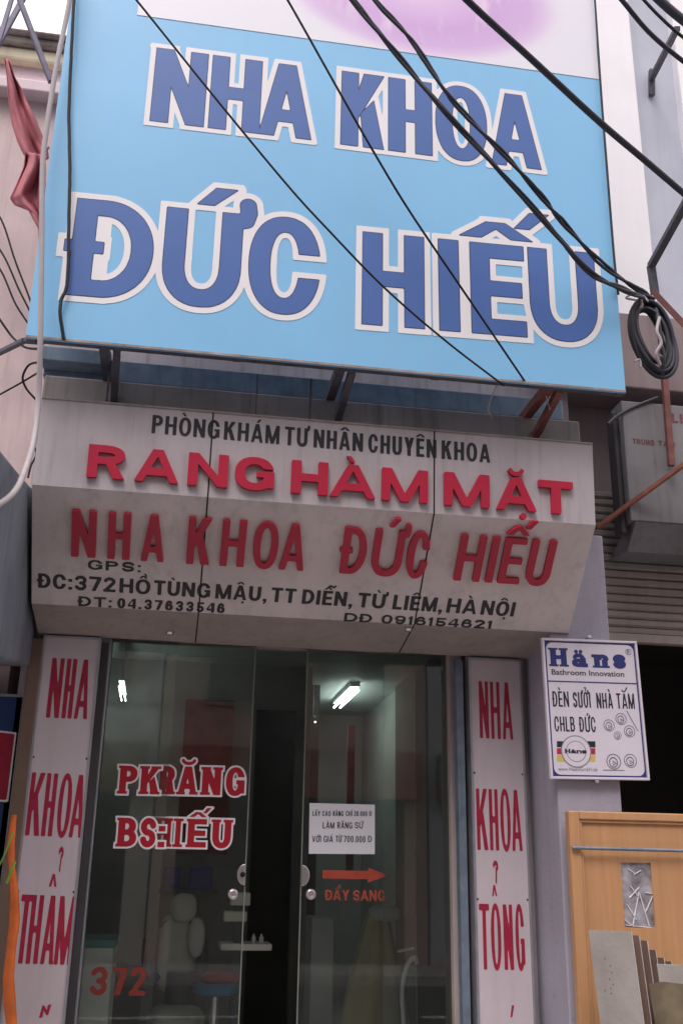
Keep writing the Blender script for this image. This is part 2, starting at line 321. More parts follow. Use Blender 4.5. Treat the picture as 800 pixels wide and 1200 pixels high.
def glyph(c, X, Y, W, s, b, serif=0):
    r_ = lambda *a: rect(X, Y, *a)
    q = (s+b)/4
    st = []                               # stem feet for slab serifs: (x centre, y)
    if c == 'I': d = r_(0, W, 0, 1); st = [(W/2, 0), (W/2, 1)]
    elif c in 'HN':
        d = mn(r_(0, s, 0, 1), r_(W-s, W, 0, 1)); st = [(s/2, 0), (s/2, 1), (W-s/2, 0), (W-s/2, 1)]
        d = mn(d, r_(0, W, .5-b/2, .5+b/2)) if c == 'H' else mn(d, poly(X, Y, [(0,1), (1.02*s,1), (W,0), (W-1.02*s,0)]))
        if c == 'N': st = [(s/2, 0), (s/2, 1), (W-s/2, 1)]
    elif c == 'M':
        s *= .88; d = uni(r_(0, s, 0, 1), r_(W-s, W, 0, 1), poly(X, Y, [(0,1), (1.15*s,1), (W/2+.5*s,0), (W/2-.5*s,0)]), poly(X, Y, [(W,1), (W-1.15*s,1), (W/2-.5*s,0), (W/2+.5*s,0)]))
    elif c in 'AV':
        a = s*1.05; s = s*.88; yy = Y if c == 'A' else 1-Y
        d = mn(poly(X, yy, [(0,0), (s,0), (W/2-a/2+s,1), (W/2-a/2,1)]), poly(X, yy, [(W,0), (W-s,0), (W/2+a/2-s,1), (W/2+a/2,1)]))
        if c == 'A': d = mn(d, mxx(r_(0, W, .2, .2+b), poly(X, Y, [(0,0), (W,0), (W/2+a/2,1), (W/2-a/2,1)]))); st = [(s/2, 0), (W-s/2, 0)]
    elif c == 'K':
        m = s+(W-s)*.12
        d = uni(r_(0, s, 0, 1), poly(X, Y, [(.8*s,.30), (W,1), (W-1.2*s,1), (.8*s,.57)]), poly(X, Y, [(W-1.2*s,0), (W,0), (m+.75*s,.64), (m,.44)])); st = [(s/2, 0), (s/2, 1), (W-s*.6, 0), (W-s*.6, 1)]
    elif c in 'EFL':
        d = r_(0, s, 0, 1); st = [(s/2, 0), (s/2, 1)]
        if c != 'F': d = mn(d, r_(0, W, 0, b))
        if c != 'L': d = uni(d, r_(0, W, 1-b, 1), r_(0, W*.94, .5-b/2, .5+b/2))
    elif c == 'T': d = mn(r_(0, W, 1-b, 1), r_(W/2-s/2, W/2+s/2, 0, 1)); st = [(W/2, 0)]
    elif c == 'Y': d = uni(r_(W/2-s/2, W/2+s/2, 0, .45), poly(X, Y, [(0,1), (1.1*s,1), (W/2+s/2,.38), (W/2-s/2,.38)]), poly(X, Y, [(W,1), (W-1.1*s,1), (W/2-s/2,.38), (W/2+s/2,.38)]))
    elif c in 'OCG0':
        d = mxx(ell(X, Y, W/2, .5, W/2, .515), -ell(X, Y, W/2, .5, W/2-s, .515-b))
        if c == 'C': d = mxx(d, -r_(W*.5, W*1.5, .37, .63))
        if c == 'G': d = mn(mxx(d, -r_(W*.5, W*1.5, .40, .66)), mn(r_(W*.55, W, .40, .40+b*.8), r_(W-s*.8, W, .08, .42)))
    elif c == 'U':
        ry = min(.42, W*.6)
        d = mn(r_(0, s, ry, 1), r_(W-s, W, ry, 1)); d = mn(d, mxx(mxx(ell(X, Y, W/2, ry, W/2, ry+.012), -ell(X, Y, W/2, ry, W/2-s, ry-b)), Y-ry-.01)); st = [(s/2, 1), (W-s/2, 1)]
    elif c in 'DĐ':
        cc = W*.38; d = mxx(mn(r_(0, cc, 0, 1), mxx(ell(X, Y, cc, .5, W-cc, .5, 2.1), cc-.01-X)), -mn(r_(s, cc, b, 1-b), mxx(ell(X, Y, cc, .5, W-cc-s, .5-b, 2.1), cc-.01-X)))
        if c == 'Đ': d = mn(d, r_(-s*.35, s*1.45, .5-b*.36, .5+b*.36))
    elif c in 'PRB':
        d = mn(r_(0, s, 0, 1), bowl(X, Y, .42 if c != 'B' else .5-b/2, 1, W*(.94 if c == 'B' else .97), s, b)); st = [(s/2, 0), (s/2, 1)]
        if c == 'B': d = mn(d, bowl(X, Y, 0, .5+b/2, W, s, b))
        if c == 'R': d = mn(d, poly(X, Y, [(W-1.15*s,0), (W,0), (W*.55+s*.6,.5), (W*.5-s*.2,.5)])); st.append((W-s*.6, 0))
    elif c == 'S':
        rr = (1-b)/4; rx = (W-s)/2
        d = stroke(X, Y, arc(W/2, 1-b/2-rr, rx, rr, 12, 270)+arc(W/2, b/2+rr, rx, rr, 90, -168), q)
    elif c == '1': d = mn(r_(W-s*1.15, W-s*.15, 0, 1), poly(X, Y, [(0,.66), (0,.82), (W-s*.4,1), (W-s*.4,.84)]))
    elif c == '2': d = mn(mxx(stroke(X, Y, arc(W/2, .72, (W-s)/2, .28-b/2, 165, -35)+[(s*.6, b*.5)], q), -Y), r_(0, W, 0, b))
    elif c == '3':
        rr = (1-b)/4; rx = (W-s)/2
        d = stroke(X, Y, arc(W/2, 1-b/2-rr, rx, rr, 160, -90)+arc(W/2, b/2+rr, rx, rr, 90, -160), q)
    elif c == '4': d = uni(r_(W*.58, W*.58+s, 0, 1), r_(0, W, .2, .2+b), poly(X, Y, [(0,.2), (0,.2+b), (W*.58,1), (W*.58+s*.5,1)]))
    elif c == '5':
        d = uni(r_(W*.12, W*.95, 1-b, 1), r_(W*.1, W*.1+s*.8, .45, 1), stroke(X, Y, arc(W/2, .32, (W-s)/2, .32-b/2, 140, -155), q))
    elif c in '69':
        xx, yy = (X, Y) if c == '6' else (W-X, 1-Y)
        d = mn(mxx(ell(xx, yy, W/2, .33, W/2, .33), -ell(xx, yy, W/2, .33, W/2-s, .33-b)), stroke(xx, yy, arc(W/2, .5, (W-s)/2, .5-b/2, 40, 190), q))
    elif c == '7': d = mn(r_(0, W, 1-b, 1), poly(X, Y, [(W-1.1*s,1-b), (W,1-b), (W*.35+s*.6,0), (W*.35-s*.4,0)]))
    elif c in '.:': 
        d = r_(0, s, 0, b)
        if c == ':': d = mn(d, r_(0, s, .55, .55+b))
    elif c == ',': d = mn(r_(0, s, 0, b), poly(X, Y, [(s*.4,0), (s,0), (s*.55,-.18), (s*.1,-.18)]))
    elif c == 'a':
        h = .74; d = mxx(ell(X, Y, W*.45, .23, W*.45, .23), -ell(X, Y, W*.45, .23, W*.45-s*.9, .23-b)); d = uni(d, r_(W-s, W, b*.5, .5), r_(W-s, W*1.12, 0, b), stroke(X, Y, arc(W*.5, .5, W*.5-s/2, h-.5-b/2, 165, 0), b*.5))
    elif c == 'n':
        h = .72; d = uni(r_(s*.3, s*1.3, 0, h), mxx(mxx(ell(X, Y, (W+s)/2, h-.3, (W-s)/2+s*.35, .31), -ell(X, Y, (W+s)/2, h-.3, (W-s)/2-s*.6, .31-b)), h-.3-Y), r_(W-s*.85, W+s*.15, 0, h-.28)); st = [(s*.8, 0), (W-s*.35, 0)]; d = mn(d, r_(-s*.1, s*.6, h-b*.8, h))
    elif c == 's':
        rr = (.74-b)/4; d = stroke(X, Y, arc(W/2, .74-b/2-rr, (W-s)/2, rr, 15, 270)+arc(W/2, b/2+rr, (W-s)/2, rr, 90, -165), q*.95)
    else: d = r_(0, W, 0, 1)
    if serif:
        for x, y in st:
            hw = s*serif; d = mn(d, r_(x-hw, x+hw, 0 if y == 0 else 1-b*.5, b*.5 if y == 0 else 1))
    return d
def accent(c, X, Y, W, s, b, up=0, low=False, wm=1.0):
    cx = W/2; t = min(b*.62, .13); a = .16*wm; y0 = (.78 if low else 1.07)+up
    if c == '\u0301': return poly(X, Y, [(cx-a*.35,y0), (cx+a*.35,y0), (cx+a*1.3,y0+.19), (cx+a*.4,y0+.19)])
    if c == '\u0300': return poly(X, Y, [(cx+a*.35,y0), (cx-a*.35,y0), (cx-a*1.3,y0+.19), (cx-a*.4,y0+.19)])
    if c == '\u0302': return mn(poly(X, Y, [(cx-a*1.7,y0), (cx-a*.7,y0), (cx+a*.45,y0+.18), (cx-a*.45,y0+.18)]), poly(X, Y, [(cx+a*1.7,y0), (cx+a*.7,y0), (cx-a*.45,y0+.18), (cx+a*.45,y0+.18)]))
    if c == '\u0306': return stroke(X, Y, arc(cx, y0+.17, a*1.1, .13, 190, 350), t*.5)
    if c == '\u0303': return stroke(X, Y, [(cx-a*1.3,y0+.04), (cx-a*.8,y0+.13), (cx-a*.2,y0+.11), (cx+a*.3,y0+.06), (cx+a*.8,y0+.05), (cx+a*1.3,y0+.14)], t*.5)
    if c == '\u0309': return stroke(X, Y, arc(cx, y0+.16, a*.6, .075, 150, -80)+[(cx, y0)], t*.42)
    if c == '\u0323': return ell(X, Y, cx, -.16, t*.75, t*.75, 2)
    if c == '\u031b': return stroke(X, Y, [(W-s*.5,.90), (W+s*.15,.93), (W+s*.28,1.02), (W+s*.22,1.1)], t*.75)
    if c == '\u0308': return mn(ell(X, Y, cx-a*.8, y0+.06, t*.8, t*.8, 2), ell(X, Y, cx+a*.8, y0+.06, t*.8, t*.8, 2))
    return X*0+9
def contours(F, h, x0, y0):
    I = F < 0; A = I[:-1,:-1].astype(int)+2*I[:-1,1:]+4*I[1:,1:]+8*I[1:,:-1]
    T = {1:[(0,3)],2:[(1,0)],3:[(1,3)],4:[(2,1)],5:[(0,3),(2,1)],6:[(2,0)],7:[(2,3)],8:[(3,2)],9:[(0,2)],10:[(1,0),(3,2)],11:[(1,2)],12:[(3,1)],13:[(0,1)],14:[(3,0)]}
    nx = {}
    for j, i in zip(*np.nonzero((A > 0) & (A < 15))):
        e = ((j,i,0),(j,i+1,1),(j+1,i,0),(j,i,1))
        for a, b in T[A[j,i]]: nx[e[a]] = e[b]
    def pt(k):
        j, i, d = k; f0 = F[j,i]; f1 = F[j,i+1] if d == 0 else F[j+1,i]; t = min(max(f0/(f0-f1), .002), .998)
        return (x0+h*(i+(t if d == 0 else 0)), y0+h*(j+(t if d == 1 else 0)))
    loops = []
    while nx:
        k = next(iter(nx)); lp = []
        while k in nx: lp.append(pt(k)); k = nx.pop(k)
        if len(lp) > 3: loops.append(lp)
    return loops
def rdp(p, tol):
    def go(a, b):
        if b <= a+1: return []
        (x0,y0), (x1,y1) = p[a], p[b%len(p)]; l = math.hypot(x1-x0, y1-y0)+1e-12
        best, bi = -1, a
        for i in range(a+1, b):
            d = abs((y1-y0)*(p[i][0]-x0)-(x1-x0)*(p[i][1]-y0))/l if l > 1e-9 else math.hypot(p[i][0]-x0, p[i][1]-y0)
            if d > best: best, bi = d, i
        return [] if best < tol else go(a, bi)+[bi]+go(bi, b)
    n = len(p); far = max(range(n), key=lambda i: (p[i][0]-p[0][0])**2+(p[i][1]-p[0][1])**2)
    ids = [0]+go(0, far)+[far]+go(far, n); return [p[i] for i in ids]
def fill(loops, pl, t0, t1, mb):          # flat letters with side walls, in plane coordinates
    vs, es, fs = [], [], []
    for lp in loops:
        n = len(vs); vs += [Vector(q) for q in lp]; es += [(n+i, n+(i+1)%len(lp)) for i in range(len(lp))]; fs.append(list(range(n, n+len(lp))))
    r = geometry.delaunay_2d_cdt(vs, es, [], 0, 1e-7)
    ctr = np.array([[sum(r[0][i].x for i in f)/len(f), sum(r[0][i].y for i in f)/len(f)] for f in r[2]])
    ins = np.zeros(len(ctr), bool)        # even-odd test of every triangle
    for lp in loops:
        q = np.array(lp)
        for (xa, ya), (xb, yb) in zip(q, np.roll(q, -1, 0)):
            if ya == yb: continue
            c_ = ((ya > ctr[:,1]) != (yb > ctr[:,1])) & (ctr[:,0] < (xb-xa)*(ctr[:,1]-ya)/(yb-ya)+xa); ins ^= c_
    r = (r[0], None, [f for f, k in zip(r[2], ins) if k])
    mb.add([pl.P(p.x, p.y, t1) for p in r[0]], r[2])
    for lp in loops:
        m = len(lp); mb.add([pl.P(x, y, t0) for x, y in lp]+[pl.P(x, y, t1) for x, y in lp], [(i, (i+1)%m, m+(i+1)%m, m+i) for i in range(m)])
def parse(text):
    out = []
    for ch in unicodedata.normalize('NFD', text):
        if unicodedata.combining(ch): out[-1][1].append(ch)
        else: out.append((ch, []))
    return out
def field(text, spans, s, b, res, pad, serif=0, wm=1.0, bottom=.35, top=.62):
    # spans in units of cap height; returns the distance field of the whole word
    x0 = min(a for a, _ in spans)-pad-.35; x1 = max(c for _, c in spans)+pad+.35; h = 1/res
    xs = np.arange(x0, x1+h, h)+h*.137; ys = np.arange(-bottom-pad, 1+top+pad, h)+h*.171
    X, Y = np.meshgrid(xs, ys); F = X*0+9
    for (ch, marks), (a, c) in zip(parse(text), spans):
        if ch == ' ': continue
        F = mn(F, glyph(ch, X-a, Y, c-a, s, b, serif)); k = 0; lift = 0; dx = 0
        marks = sorted(marks, key=lambda z: z not in '\u0302\u0306')
        for mk in marks:
            F = mn(F, accent(mk, X-a-dx, Y, c-a, s, b, lift, ch.islower(), wm))
            if mk in '\u0302\u0306': lift = .14; dx = .2*wm
    return F, h, xs[0], ys[0]
def autospans(text, total, s, gap):
    g = parse(text); nat = []
    for ch, _ in g:
        nat.append(.32 if ch == ' ' else None if ch in 'I.:,1' else WID.get(ch, .95))
    fixed = sum((s if ch in 'I.:,' else s*1.7 if ch == '1' else 0) for ch, _ in g)+gap*(len(g)-1)
    k = (total-fixed)/max(sum(x for x in nat if x), .01); x = 0; sp = []
    for (ch, _), wv in zip(g, nat):
        ww = wv*k if wv else (s if ch in 'I.:,' else s*1.7); sp.append((x, x+ww)); x += ww+gap
    return sp
def word(pl, text, bl, br, top, m, parent, s=.2, b=.17, gap=.14, th=.0015, base=.0005, grow=0, res=30, spans=None, serif=0, name='lettering', wm=1.0, mb=None, label=None):
    u0, v0 = pl.pick(*bl); u1, v1 = pl.pick(*br); _, vt = pl.pick(*top); H = vt-(v0 if abs(top[0]-bl[0]) < abs(top[0]-br[0]) else v1)
    if spans:                             # photo x ranges of the letters along the baseline
        f = lambda x: (pl.pick(x, bl[1]+(br[1]-bl[1])*(x-bl[0])/(br[0]-bl[0]))[0]-u0)/H
        sp = [(f(a), f(c)) for a, c in spans]
    else: sp = autospans(text, (u1-u0)/H, s, gap)
    F, h, fx, fy = field(text, sp, s, b, res, max(grow, 0)+.03, serif, wm)
    lps = [rdp(lp, .12*h) for lp in contours(F-grow, h, fx, fy)]
    tilt = (v1-v0)/(u1-u0)
    lps = [[(u0+x*H, v0+y*H+tilt*x*H) for x, y in lp] for lp in lps if len(lp) > 2]
    own = mb is None; mb = mb or MB(); fill(lps, pl, base, base+th, mb)
    if own:
        o = mb.build(name, m, parent, fix=False)
        return tag(o, label) if label else o
def plaintext(pl, text, a, b, H, width, m, parent, name='lettering', c=.001, bold=0):   # tiny lower-case lines in Blender's own face
    cu = bpy.data.curves.new('text', 'FONT'); cu.body = text; cu.size = 1; cu.offset = bold; cu.resolution_u = 3
    to = bpy.data.objects.new('text', cu); me = to.to_mesh()
    co = [v.co.copy() for v in me.vertices]; fs = [list(p.vertices) for p in me.polygons]; to.to_mesh_clear()
    bpy.data.objects.remove(to); bpy.data.curves.remove(cu)
    x0 = min(v.x for v in co); x1 = max(v.x for v in co); k = width/(x1-x0); kz = H/.7
    mb = MB(); mb.add([pl.P(a+(v.x-x0)*k, b+v.y*kz, c) for v in co], fs); return mb.build(name, m, parent, fix=False)
def disc(pl, mb, a, b, ro, ri, c, th=.001, n=32, k=1.0):
    vs = []; 
    for r in (ro, ri): vs += [pl.P(a+r*k*math.cos(2*math.pi*i/n), b+r*math.sin(2*math.pi*i/n), c) for i in range(n)]
    if ri > 0: mb.add(vs, [(i, (i+1)%n, n+(i+1)%n, n+i) for i in range(n)])
    else: mb.add(vs[:n], [tuple(range(n))])

# ------------------------------------------------------------------ ground
g = MB(); g.add([(-400,-400,0),(400,-400,0),(400,400,0),(-400,400,0)], [(0,1,2,3)])
tag(g.build('ground', M['asphalt']), kind='structure')
pv = MB().box(-30, 30, 2.2, 12, -.05, .13)
tag(pv.build('pavement', M['paving']), kind='structure')
tag(MB().box(-30, 30, 2.05, 2.2, -.05, .135).build('kerb', M['kerb'], bevel=.015), kind='structure')
tag(MB().box(-30, 30, -6.5, -4.6, -.05, .13).build('far_pavement', M['paving']), kind='structure')
rp = MB()
for k in range(-6, 7): rp.box(k*4-1, k*4+1, -1.3, -1.18, -.02, .004)
tag(rp.build('road_marking', M['roadpaint']), kind='structure')

# ------------------------------------------------------------------ key planes
BILL, AW_TOP, AW_FOLD, AW_LOW, AW_WALL = 4.40, 4.60, 4.63, 5.065, 5.44
STRIP, FIX, SLIDE, WALL = 5.42, 5.60, 5.64, 5.50
def zx(px, py, Y): p = at(px, py, Y); return p.x, p.z
xl, zt = zx(47.5, 465, AW_TOP); xr, _ = zx(694, 520, AW_TOP)
XL, XR = -.722, 2.035                      # canopy sign ends
ZT, ZF, ZL, ZW = 3.620, 3.187, 2.727, 2.655

# ------------------------------------------------------------------ clinic building
DX0 = at(118, 900, FIX).x; DX1 = at(524, 900, FIX).x; DTOP = at(325, 757, FIX).z
house = thing('clinic_building', (.65, WALL, .13), 'narrow grey street house with a glass shopfront under the dental signs', 'building')
mb = MB()
mb.box(-.865, 2.10, WALL, WALL+.2, DTOP+.05, 9)                       # wall over the door
mb.box(-.80, DX0-.06, WALL, WALL+.25, .13, DTOP+.05)
mb.box(DX1+.10, 2.10, WALL, WALL+.25, .13, DTOP+.05)
mb.build('wall', M['housewall'], house)
lz0, lz1 = at(400, 488, 4.80).z, at(400, 469, 4.80).z
MB().box(-.755, 2.06, 4.80, 5.0, lz0-.04, lz1).build('ledge', M['concrete'], house, bevel=.01)
zb, zc = at(400, 470, 5.02).z, at(400, 446, 5.02).z
MB().box(-.80, 2.06, 5.02, WALL, zb, zc).build('beam', M['bluesteel'], house, bevel=.006)
xb = at(128, 440, 4.9).x
MB().box(-.80, xb, 4.90, 5.018, zb+.03, zc-.012).build('beam', M['bluesteel'], house, bevel=.006)
CEIL, BACK = 3.12, 11.0
MB().box(-.72, 2.02, WALL+.25, BACK, .10, .30).build('floor', M['floor'], house)
MB().box(-.72, 2.02, WALL+.2, BACK, CEIL, CEIL+.1).build('ceiling', M['ceil'], house)
mb = MB().box(-.80, -.72, WALL+.25, BACK, .13, CEIL+.1).box(2.02, 2.10, WALL+.25, BACK, .13, CEIL+.1).box(-.8, 2.1, BACK, BACK+.1, .13, CEIL+.1)
mb.build('room_wall', M['inwall'], house)
MB().box(DX0-.06, DX1+.10, WALL, WALL+.25, .13, .30).build('doorstep', M['kerb'], house, bevel=.01)
# partition with a dark doorway deep in the room
PY = 8.4; px0 = at(298, 900, PY).x; px1 = at(346, 900, PY).x; pz = at(320, 832, PY).z
mb = MB().box(-.72, px0, PY, PY+.1, .3, CEIL).box(px1, px1+.12, PY, PY+.1, .3, CEIL).box(px0, px1, PY, PY+.1, pz, CEIL)
mb.build('partition', M['inwall'], house)
MB().box(px0-.2, px1+.3, PY+.8, PY+.86, .3, CEIL).build('corridor_shade_sheet', M['dark'], house)  # added dark sheet standing in for the unlit corridor beyond the doorway
# door frame: jambs, head, track
mb = MB().box(DX0-.05, DX0, FIX-.05, FIX+.12, .30, DTOP+.04).build('door_jamb', M['alu'], house, bevel=.004)
MB().box(DX1, DX1+.075, FIX-.06, FIX+.12, .30, DTOP+.04).build('door_jamb', M['jamb'], house, bevel=.004)
MB().box(DX0, DX1, FIX-.05, FIX+.12, DTOP, DTOP+.045).build('door_head', M['jamb'], house, bevel=.004)
# glass
PF, PS = vplane(FIX-.005), vplane(SLIDE-.005)
GX = at(196, 930, FIX).x; GX2 = at(449, 1000, FIX).x
SL0 = at(183, 930, SLIDE).x; SL1 = at(288, 1026, SLIDE).x; SR0 = at(352, 1026, SLIDE).x; SR1 = at(487, 1026, SLIDE).x
lp = MB().box(DX0, GX, FIX-.005, FIX+.005, .31, DTOP).build('fixed_pane', M['pane'], house)
rp_ = MB().box(GX2, DX1, FIX-.005, FIX+.005, .31, DTOP).build('fixed_pane', M['pane'], house)
dl = MB().box(SL0, SL1, SLIDE-.005, SLIDE+.005, .31, DTOP-.004).build('sliding_door', M['pane'], house)
dr = MB().box(SR0, SR1, SLIDE-.005, SLIDE+.005, .31, DTOP-.004).build('sliding_door', M['pane'], house)
M['paneedge'] = mat('pane_edge', (.22,.24,.2), .3)
for d, x, sg in ((dl, SL1, -1), (dr, SR0, 1)):
    MB().box(x, x+sg*.006, SLIDE-.0062, SLIDE+.0062, .312, DTOP-.006).build('edge_strip', M['paneedge'], d)
    cz = at(350, 1026, SLIDE).z; n = 16
    lo = MB(); prof = [(x+sg*.006+sg*.040*math.cos(a), cz+.052*math.sin(a)) for a in [R(-90+180*i/n) for i in range(n+1)]]
    k = len(prof); lo.add([(a, SLIDE-.022, b) for a, b in prof]+[(a, SLIDE-.007, b) for a, b in prof], [tuple(range(k)), tuple(range(k, 2*k))[::-1]]+[(i, i+k, (i+1)%k+k, (i+1)%k) for i in range(k)])
    lo.build('lock_plate', M['chrome'], d, bevel=.003)
    if sg < 0:
        MB().lathe((x-.018, SLIDE-.0225, cz), [(.013, 0), (.013, .008), (.006, .010)], 14, 'y').build('keyhole', M['seam'], d)
    kx = at(273 if sg < 0 else 364, 1048, SLIDE).x; kz = at(273 if sg < 0 else 364, 1048, SLIDE).z
    MB().lathe((kx, SLIDE-.006, kz), [(.028, 0), (.027, .012), (.012, .018), (.010, .014)], 20, 'y').build('pull_knob', M['chrome'], d)
# red stickers with white outlines
ko = dict(s=.245, b=.19, serif=.74, res=46)
def outlined(pl, text, bl, br, top, sp, par, m, g1=.068, g2=.0):
    word(pl, text, bl, br, top, M['vinylwhite'], par, th=.0008, base=.0006, grow=g1, spans=sp, wm=1.2, **ko)
    word(pl, text, bl, br, top, m, par, th=.0016, base=.0006, grow=g2, spans=sp, wm=1.2, **ko)
outlined(PF, 'PK', (139, 930), (187, 931), (139, 897), [(139,160), (164,186)], lp, M['glassred'])
outlined(PS, 'RĂNG', (187, 930.5), (286, 932.5), (187, 897.5), [(186,204), (208,230), (236,258), (264,286)], dl, M['glassred'])
outlined(PF, 'BS:', (136, 992), (191, 993), (136, 958), [(137,159), (163,182), (184.5,190)], lp, M['glassred'])
outlined(PS, 'HIẾU', (182, 992), (272, 994), (182, 958.5), [(180,199), (204.5,210.5), (219,241), (248,270)], dl, M['glassred'])
o3 = dict(s=.23, b=.17, res=36, th=.0012, base=.0006)
word(PF, '37', (104, 1166), (146, 1166.5), (104, 1133), M['numred'], lp, spans=[(104,125), (130,147)], **o3)
word(PF, '2', (151, 1166.5), (171, 1167), (151, 1133), M['numred'], lp, spans=[(151,170)], **o3)
ar = MB(); a0, b0 = PS.pick(378, 1024.5); a1, _ = PS.pick(455, 1024.5); ah, _ = PS.pick(431, 1024.5); hh = .021
fill([[(a0,b0-hh), (ah,b0-hh), (ah,b0-hh*1.75), (a1,b0), (ah,b0+hh*1.75), (ah,b0+hh), (a0,b0+hh)]], PS, .0006, .0018, ar); ar.build('arrow', M['glassorange'], dr)
word(PS, 'ĐẨY', (381, 1055), (409, 1055.3), (381, 1042.5), M['glassorange'], dr, s=.2, b=.18, gap=.12, th=.0012, base=.0006, res=28)
word(PS, 'SANG', (413.5, 1055.3), (451, 1055.8), (413.5, 1042.8), M['glassorange'], dr, s=.2, b=.18, gap=.12, th=.0012, base=.0006, res=28)

# paper notice taped to the glass
PN = vplane(SLIDE-.009)
q = [PN.pick(362.7, 941), PN.pick(439, 943), PN.pick(439, 1001), PN.pick(361.7, 1000.5)]
no = thing('paper_notice', at(400, 1001, SLIDE-.008), 'white paper notice with three printed black lines taped inside the glass door', 'notice')
mb = MB(); fill([[q[3], q[2], q[1], q[0]]], PN, -.0015, 0, mb); mb.build('sheet', M['paper'], no)
nk = dict(s=.15, b=.14, gap=.11, res=24, th=.0006, base=.0002)
def ptext(t, l, r, y0, y1):
    word(PN, t, (l, y0), (r, y0+.02*(r-l)), (l, y1), M['inkblack'], no, **nk)
for t, l, r in (('LẤY', 366, 375), ('CAO', 377.5, 387.5), ('RĂNG', 390, 402), ('CHỈ', 405, 412.5), ('30.000', 414.5, 430), ('Đ', 432.5, 435.5)): ptext(t, l, r, 956.3, 950.3)
for t, l, r in (('LÀM', 378, 391.5), ('RĂNG', 395, 412.5), ('SỨ', 415.5, 425)): ptext(t, l, r, 970.8, 963.3)
for t, l, r in (('VỚI', 365.5, 376), ('GIÁ', 379, 390), ('TỪ', 393, 400), ('700.000', 402.5, 428), ('Đ', 431, 435.5)): ptext(t, l, r, 986.8, 979.3)

# ------------------------------------------------------------------ billboard
BP = vplane(BILL)
bx0, bz0 = -.815, 3.822; bx1 = 2.155; bz1 = 7.0
bx0 = BP.pick(30, 397.5)[0]; bx1 = BP.pick(732.5, 458.5)[0]; bz0 = (BP.pick(30, 397.5)[1]+BP.pick(732.5, 458.5)[1])/2
bill = thing('billboard', ((bx0+bx1)/2, BILL, bz0), 'huge light blue vinyl billboard with white outlined dark blue letters above the door', 'billboard')
MB().box(bx0, bx1, BILL, BILL+.012, bz0, bz1).build('panel', M['billblue'], bill)
mb = MB()
for x in (bx0+.02, (bx0*2+bx1)/3, (bx0+2*bx1)/3, bx1-.02): mb.box(x-.02, x+.02, BILL+.0125, BILL+.052, bz0+.0, bz1)
mb.box(bx0+.045, bx1-.045, BILL+.013, BILL+.05, bz0+.002, bz0+.04); mb.box(bx0+.045, bx1-.045, BILL+.013, BILL+.05, bz1-.05, bz1-.01)
mb.box(bx0+.045, bx1-.045, BILL+.013, BILL+.05, 5.2, 5.24)
mb.build('frame', M['steel'], bill)
MB().box(bx0, bx1, BILL-.004, BILL-.0005, bz0, bz0+.012).build('bottom_hem', M['cornice'], bill)
# printed photograph of lips across the top
def lips_mat(cx, cz, rx, rz):
    m = bpy.data.materials.new('printed_lips'); m.use_nodes = True; n = m.node_tree; L = n.links.new; p = n.nodes['Principled BSDF']; p.inputs['Roughness'].default_value = .42
    g_ = n.nodes.new('ShaderNodeNewGeometry'); mp = n.nodes.new('ShaderNodeMapping'); mp.vector_type = 'TEXTURE'
    mp.inputs['Location'].default_value = (cx, BILL, cz); mp.inputs['Scale'].default_value = (rx, 1, rz); L(g_.outputs['Position'], mp.inputs[0])
    ln = n.nodes.new('ShaderNodeVectorMath'); ln.operation = 'LENGTH'; L(mp.outputs[0], ln.inputs[0])
    cr = n.nodes.new('ShaderNodeValToRGB'); e = cr.color_ramp.elements
    e[0].position = .0; e[0].color = (.74,.55,.80,1); e[1].position = 1; e[1].color = (.77,.76,.83,1)
    for ps, c in ((.50,(.60,.37,.68,1)), (.74,(.62,.42,.71,1)), (.84,(.70,.54,.77,1)), (.92,(.76,.71,.81,1))):
        k = e.new(ps); k.color = c
    dv = n.nodes.new('ShaderNodeMath'); dv.operation = 'MULTIPLY'; dv.inputs[1].default_value = .85; L(ln.outputs['Value'], dv.inputs[0]); L(dv.outputs[0], cr.inputs[0])
    n1 = n.nodes.new('ShaderNodeTexNoise'); n1.inputs['Scale'].default_value = 4; n1.inputs['Detail'].default_value = 3; m1 = n.nodes.new('ShaderNodeMapping'); m1.inputs['Scale'].default_value = (2.2,1,.7); L(g_.outputs['Position'], m1.inputs[0]); L(m1.outputs[0], n1.inputs['Vector'])
    r1 = n.nodes.new('ShaderNodeMapRange'); r1.inputs[1].default_value = .5; r1.inputs[2].default_value = .75; L(n1.outputs[0], r1.inputs[0])
    r2 = n.nodes.new('ShaderNodeMapRange'); r2.inputs[1].default_value = .95; r2.inputs[2].default_value = .6; L(ln.outputs['Value'], r2.inputs[0])
    mu = n.nodes.new('ShaderNodeMath'); mu.operation = 'MULTIPLY'; L(r1.outputs[0], mu.inputs[0]); L(r2.outputs[0], mu.inputs[1])
    k = n.nodes.new('ShaderNodeMix'); k.data_type = 'RGBA'; L(mu.outputs[0], k.inputs[0]); L(cr.outputs[0], k.inputs[6]); k.inputs[7].default_value = (.82,.72,.82,1)
    L(k.outputs[2], p.inputs['Base Color']); return m
la, lb = BP.pick(161, 17.5); ra, rb = BP.pick(700, 93.3); lb = (lb+rb)/2
lc = BP.pick(495, -8); lrx = (BP.pick(640, 14)[0]-BP.pick(345, -25)[0])/2
M['lips'] = lips_mat(lc[0], lc[1], lrx, lc[1]-BP.pick(500, 62)[1])
MB().box(la, bx1-.004, BILL-.0025, BILL-.0005, lb, bz1-.004).build('printed_photo', M['lips'], bill)
bo = dict(s=.187, b=.16, res=84)
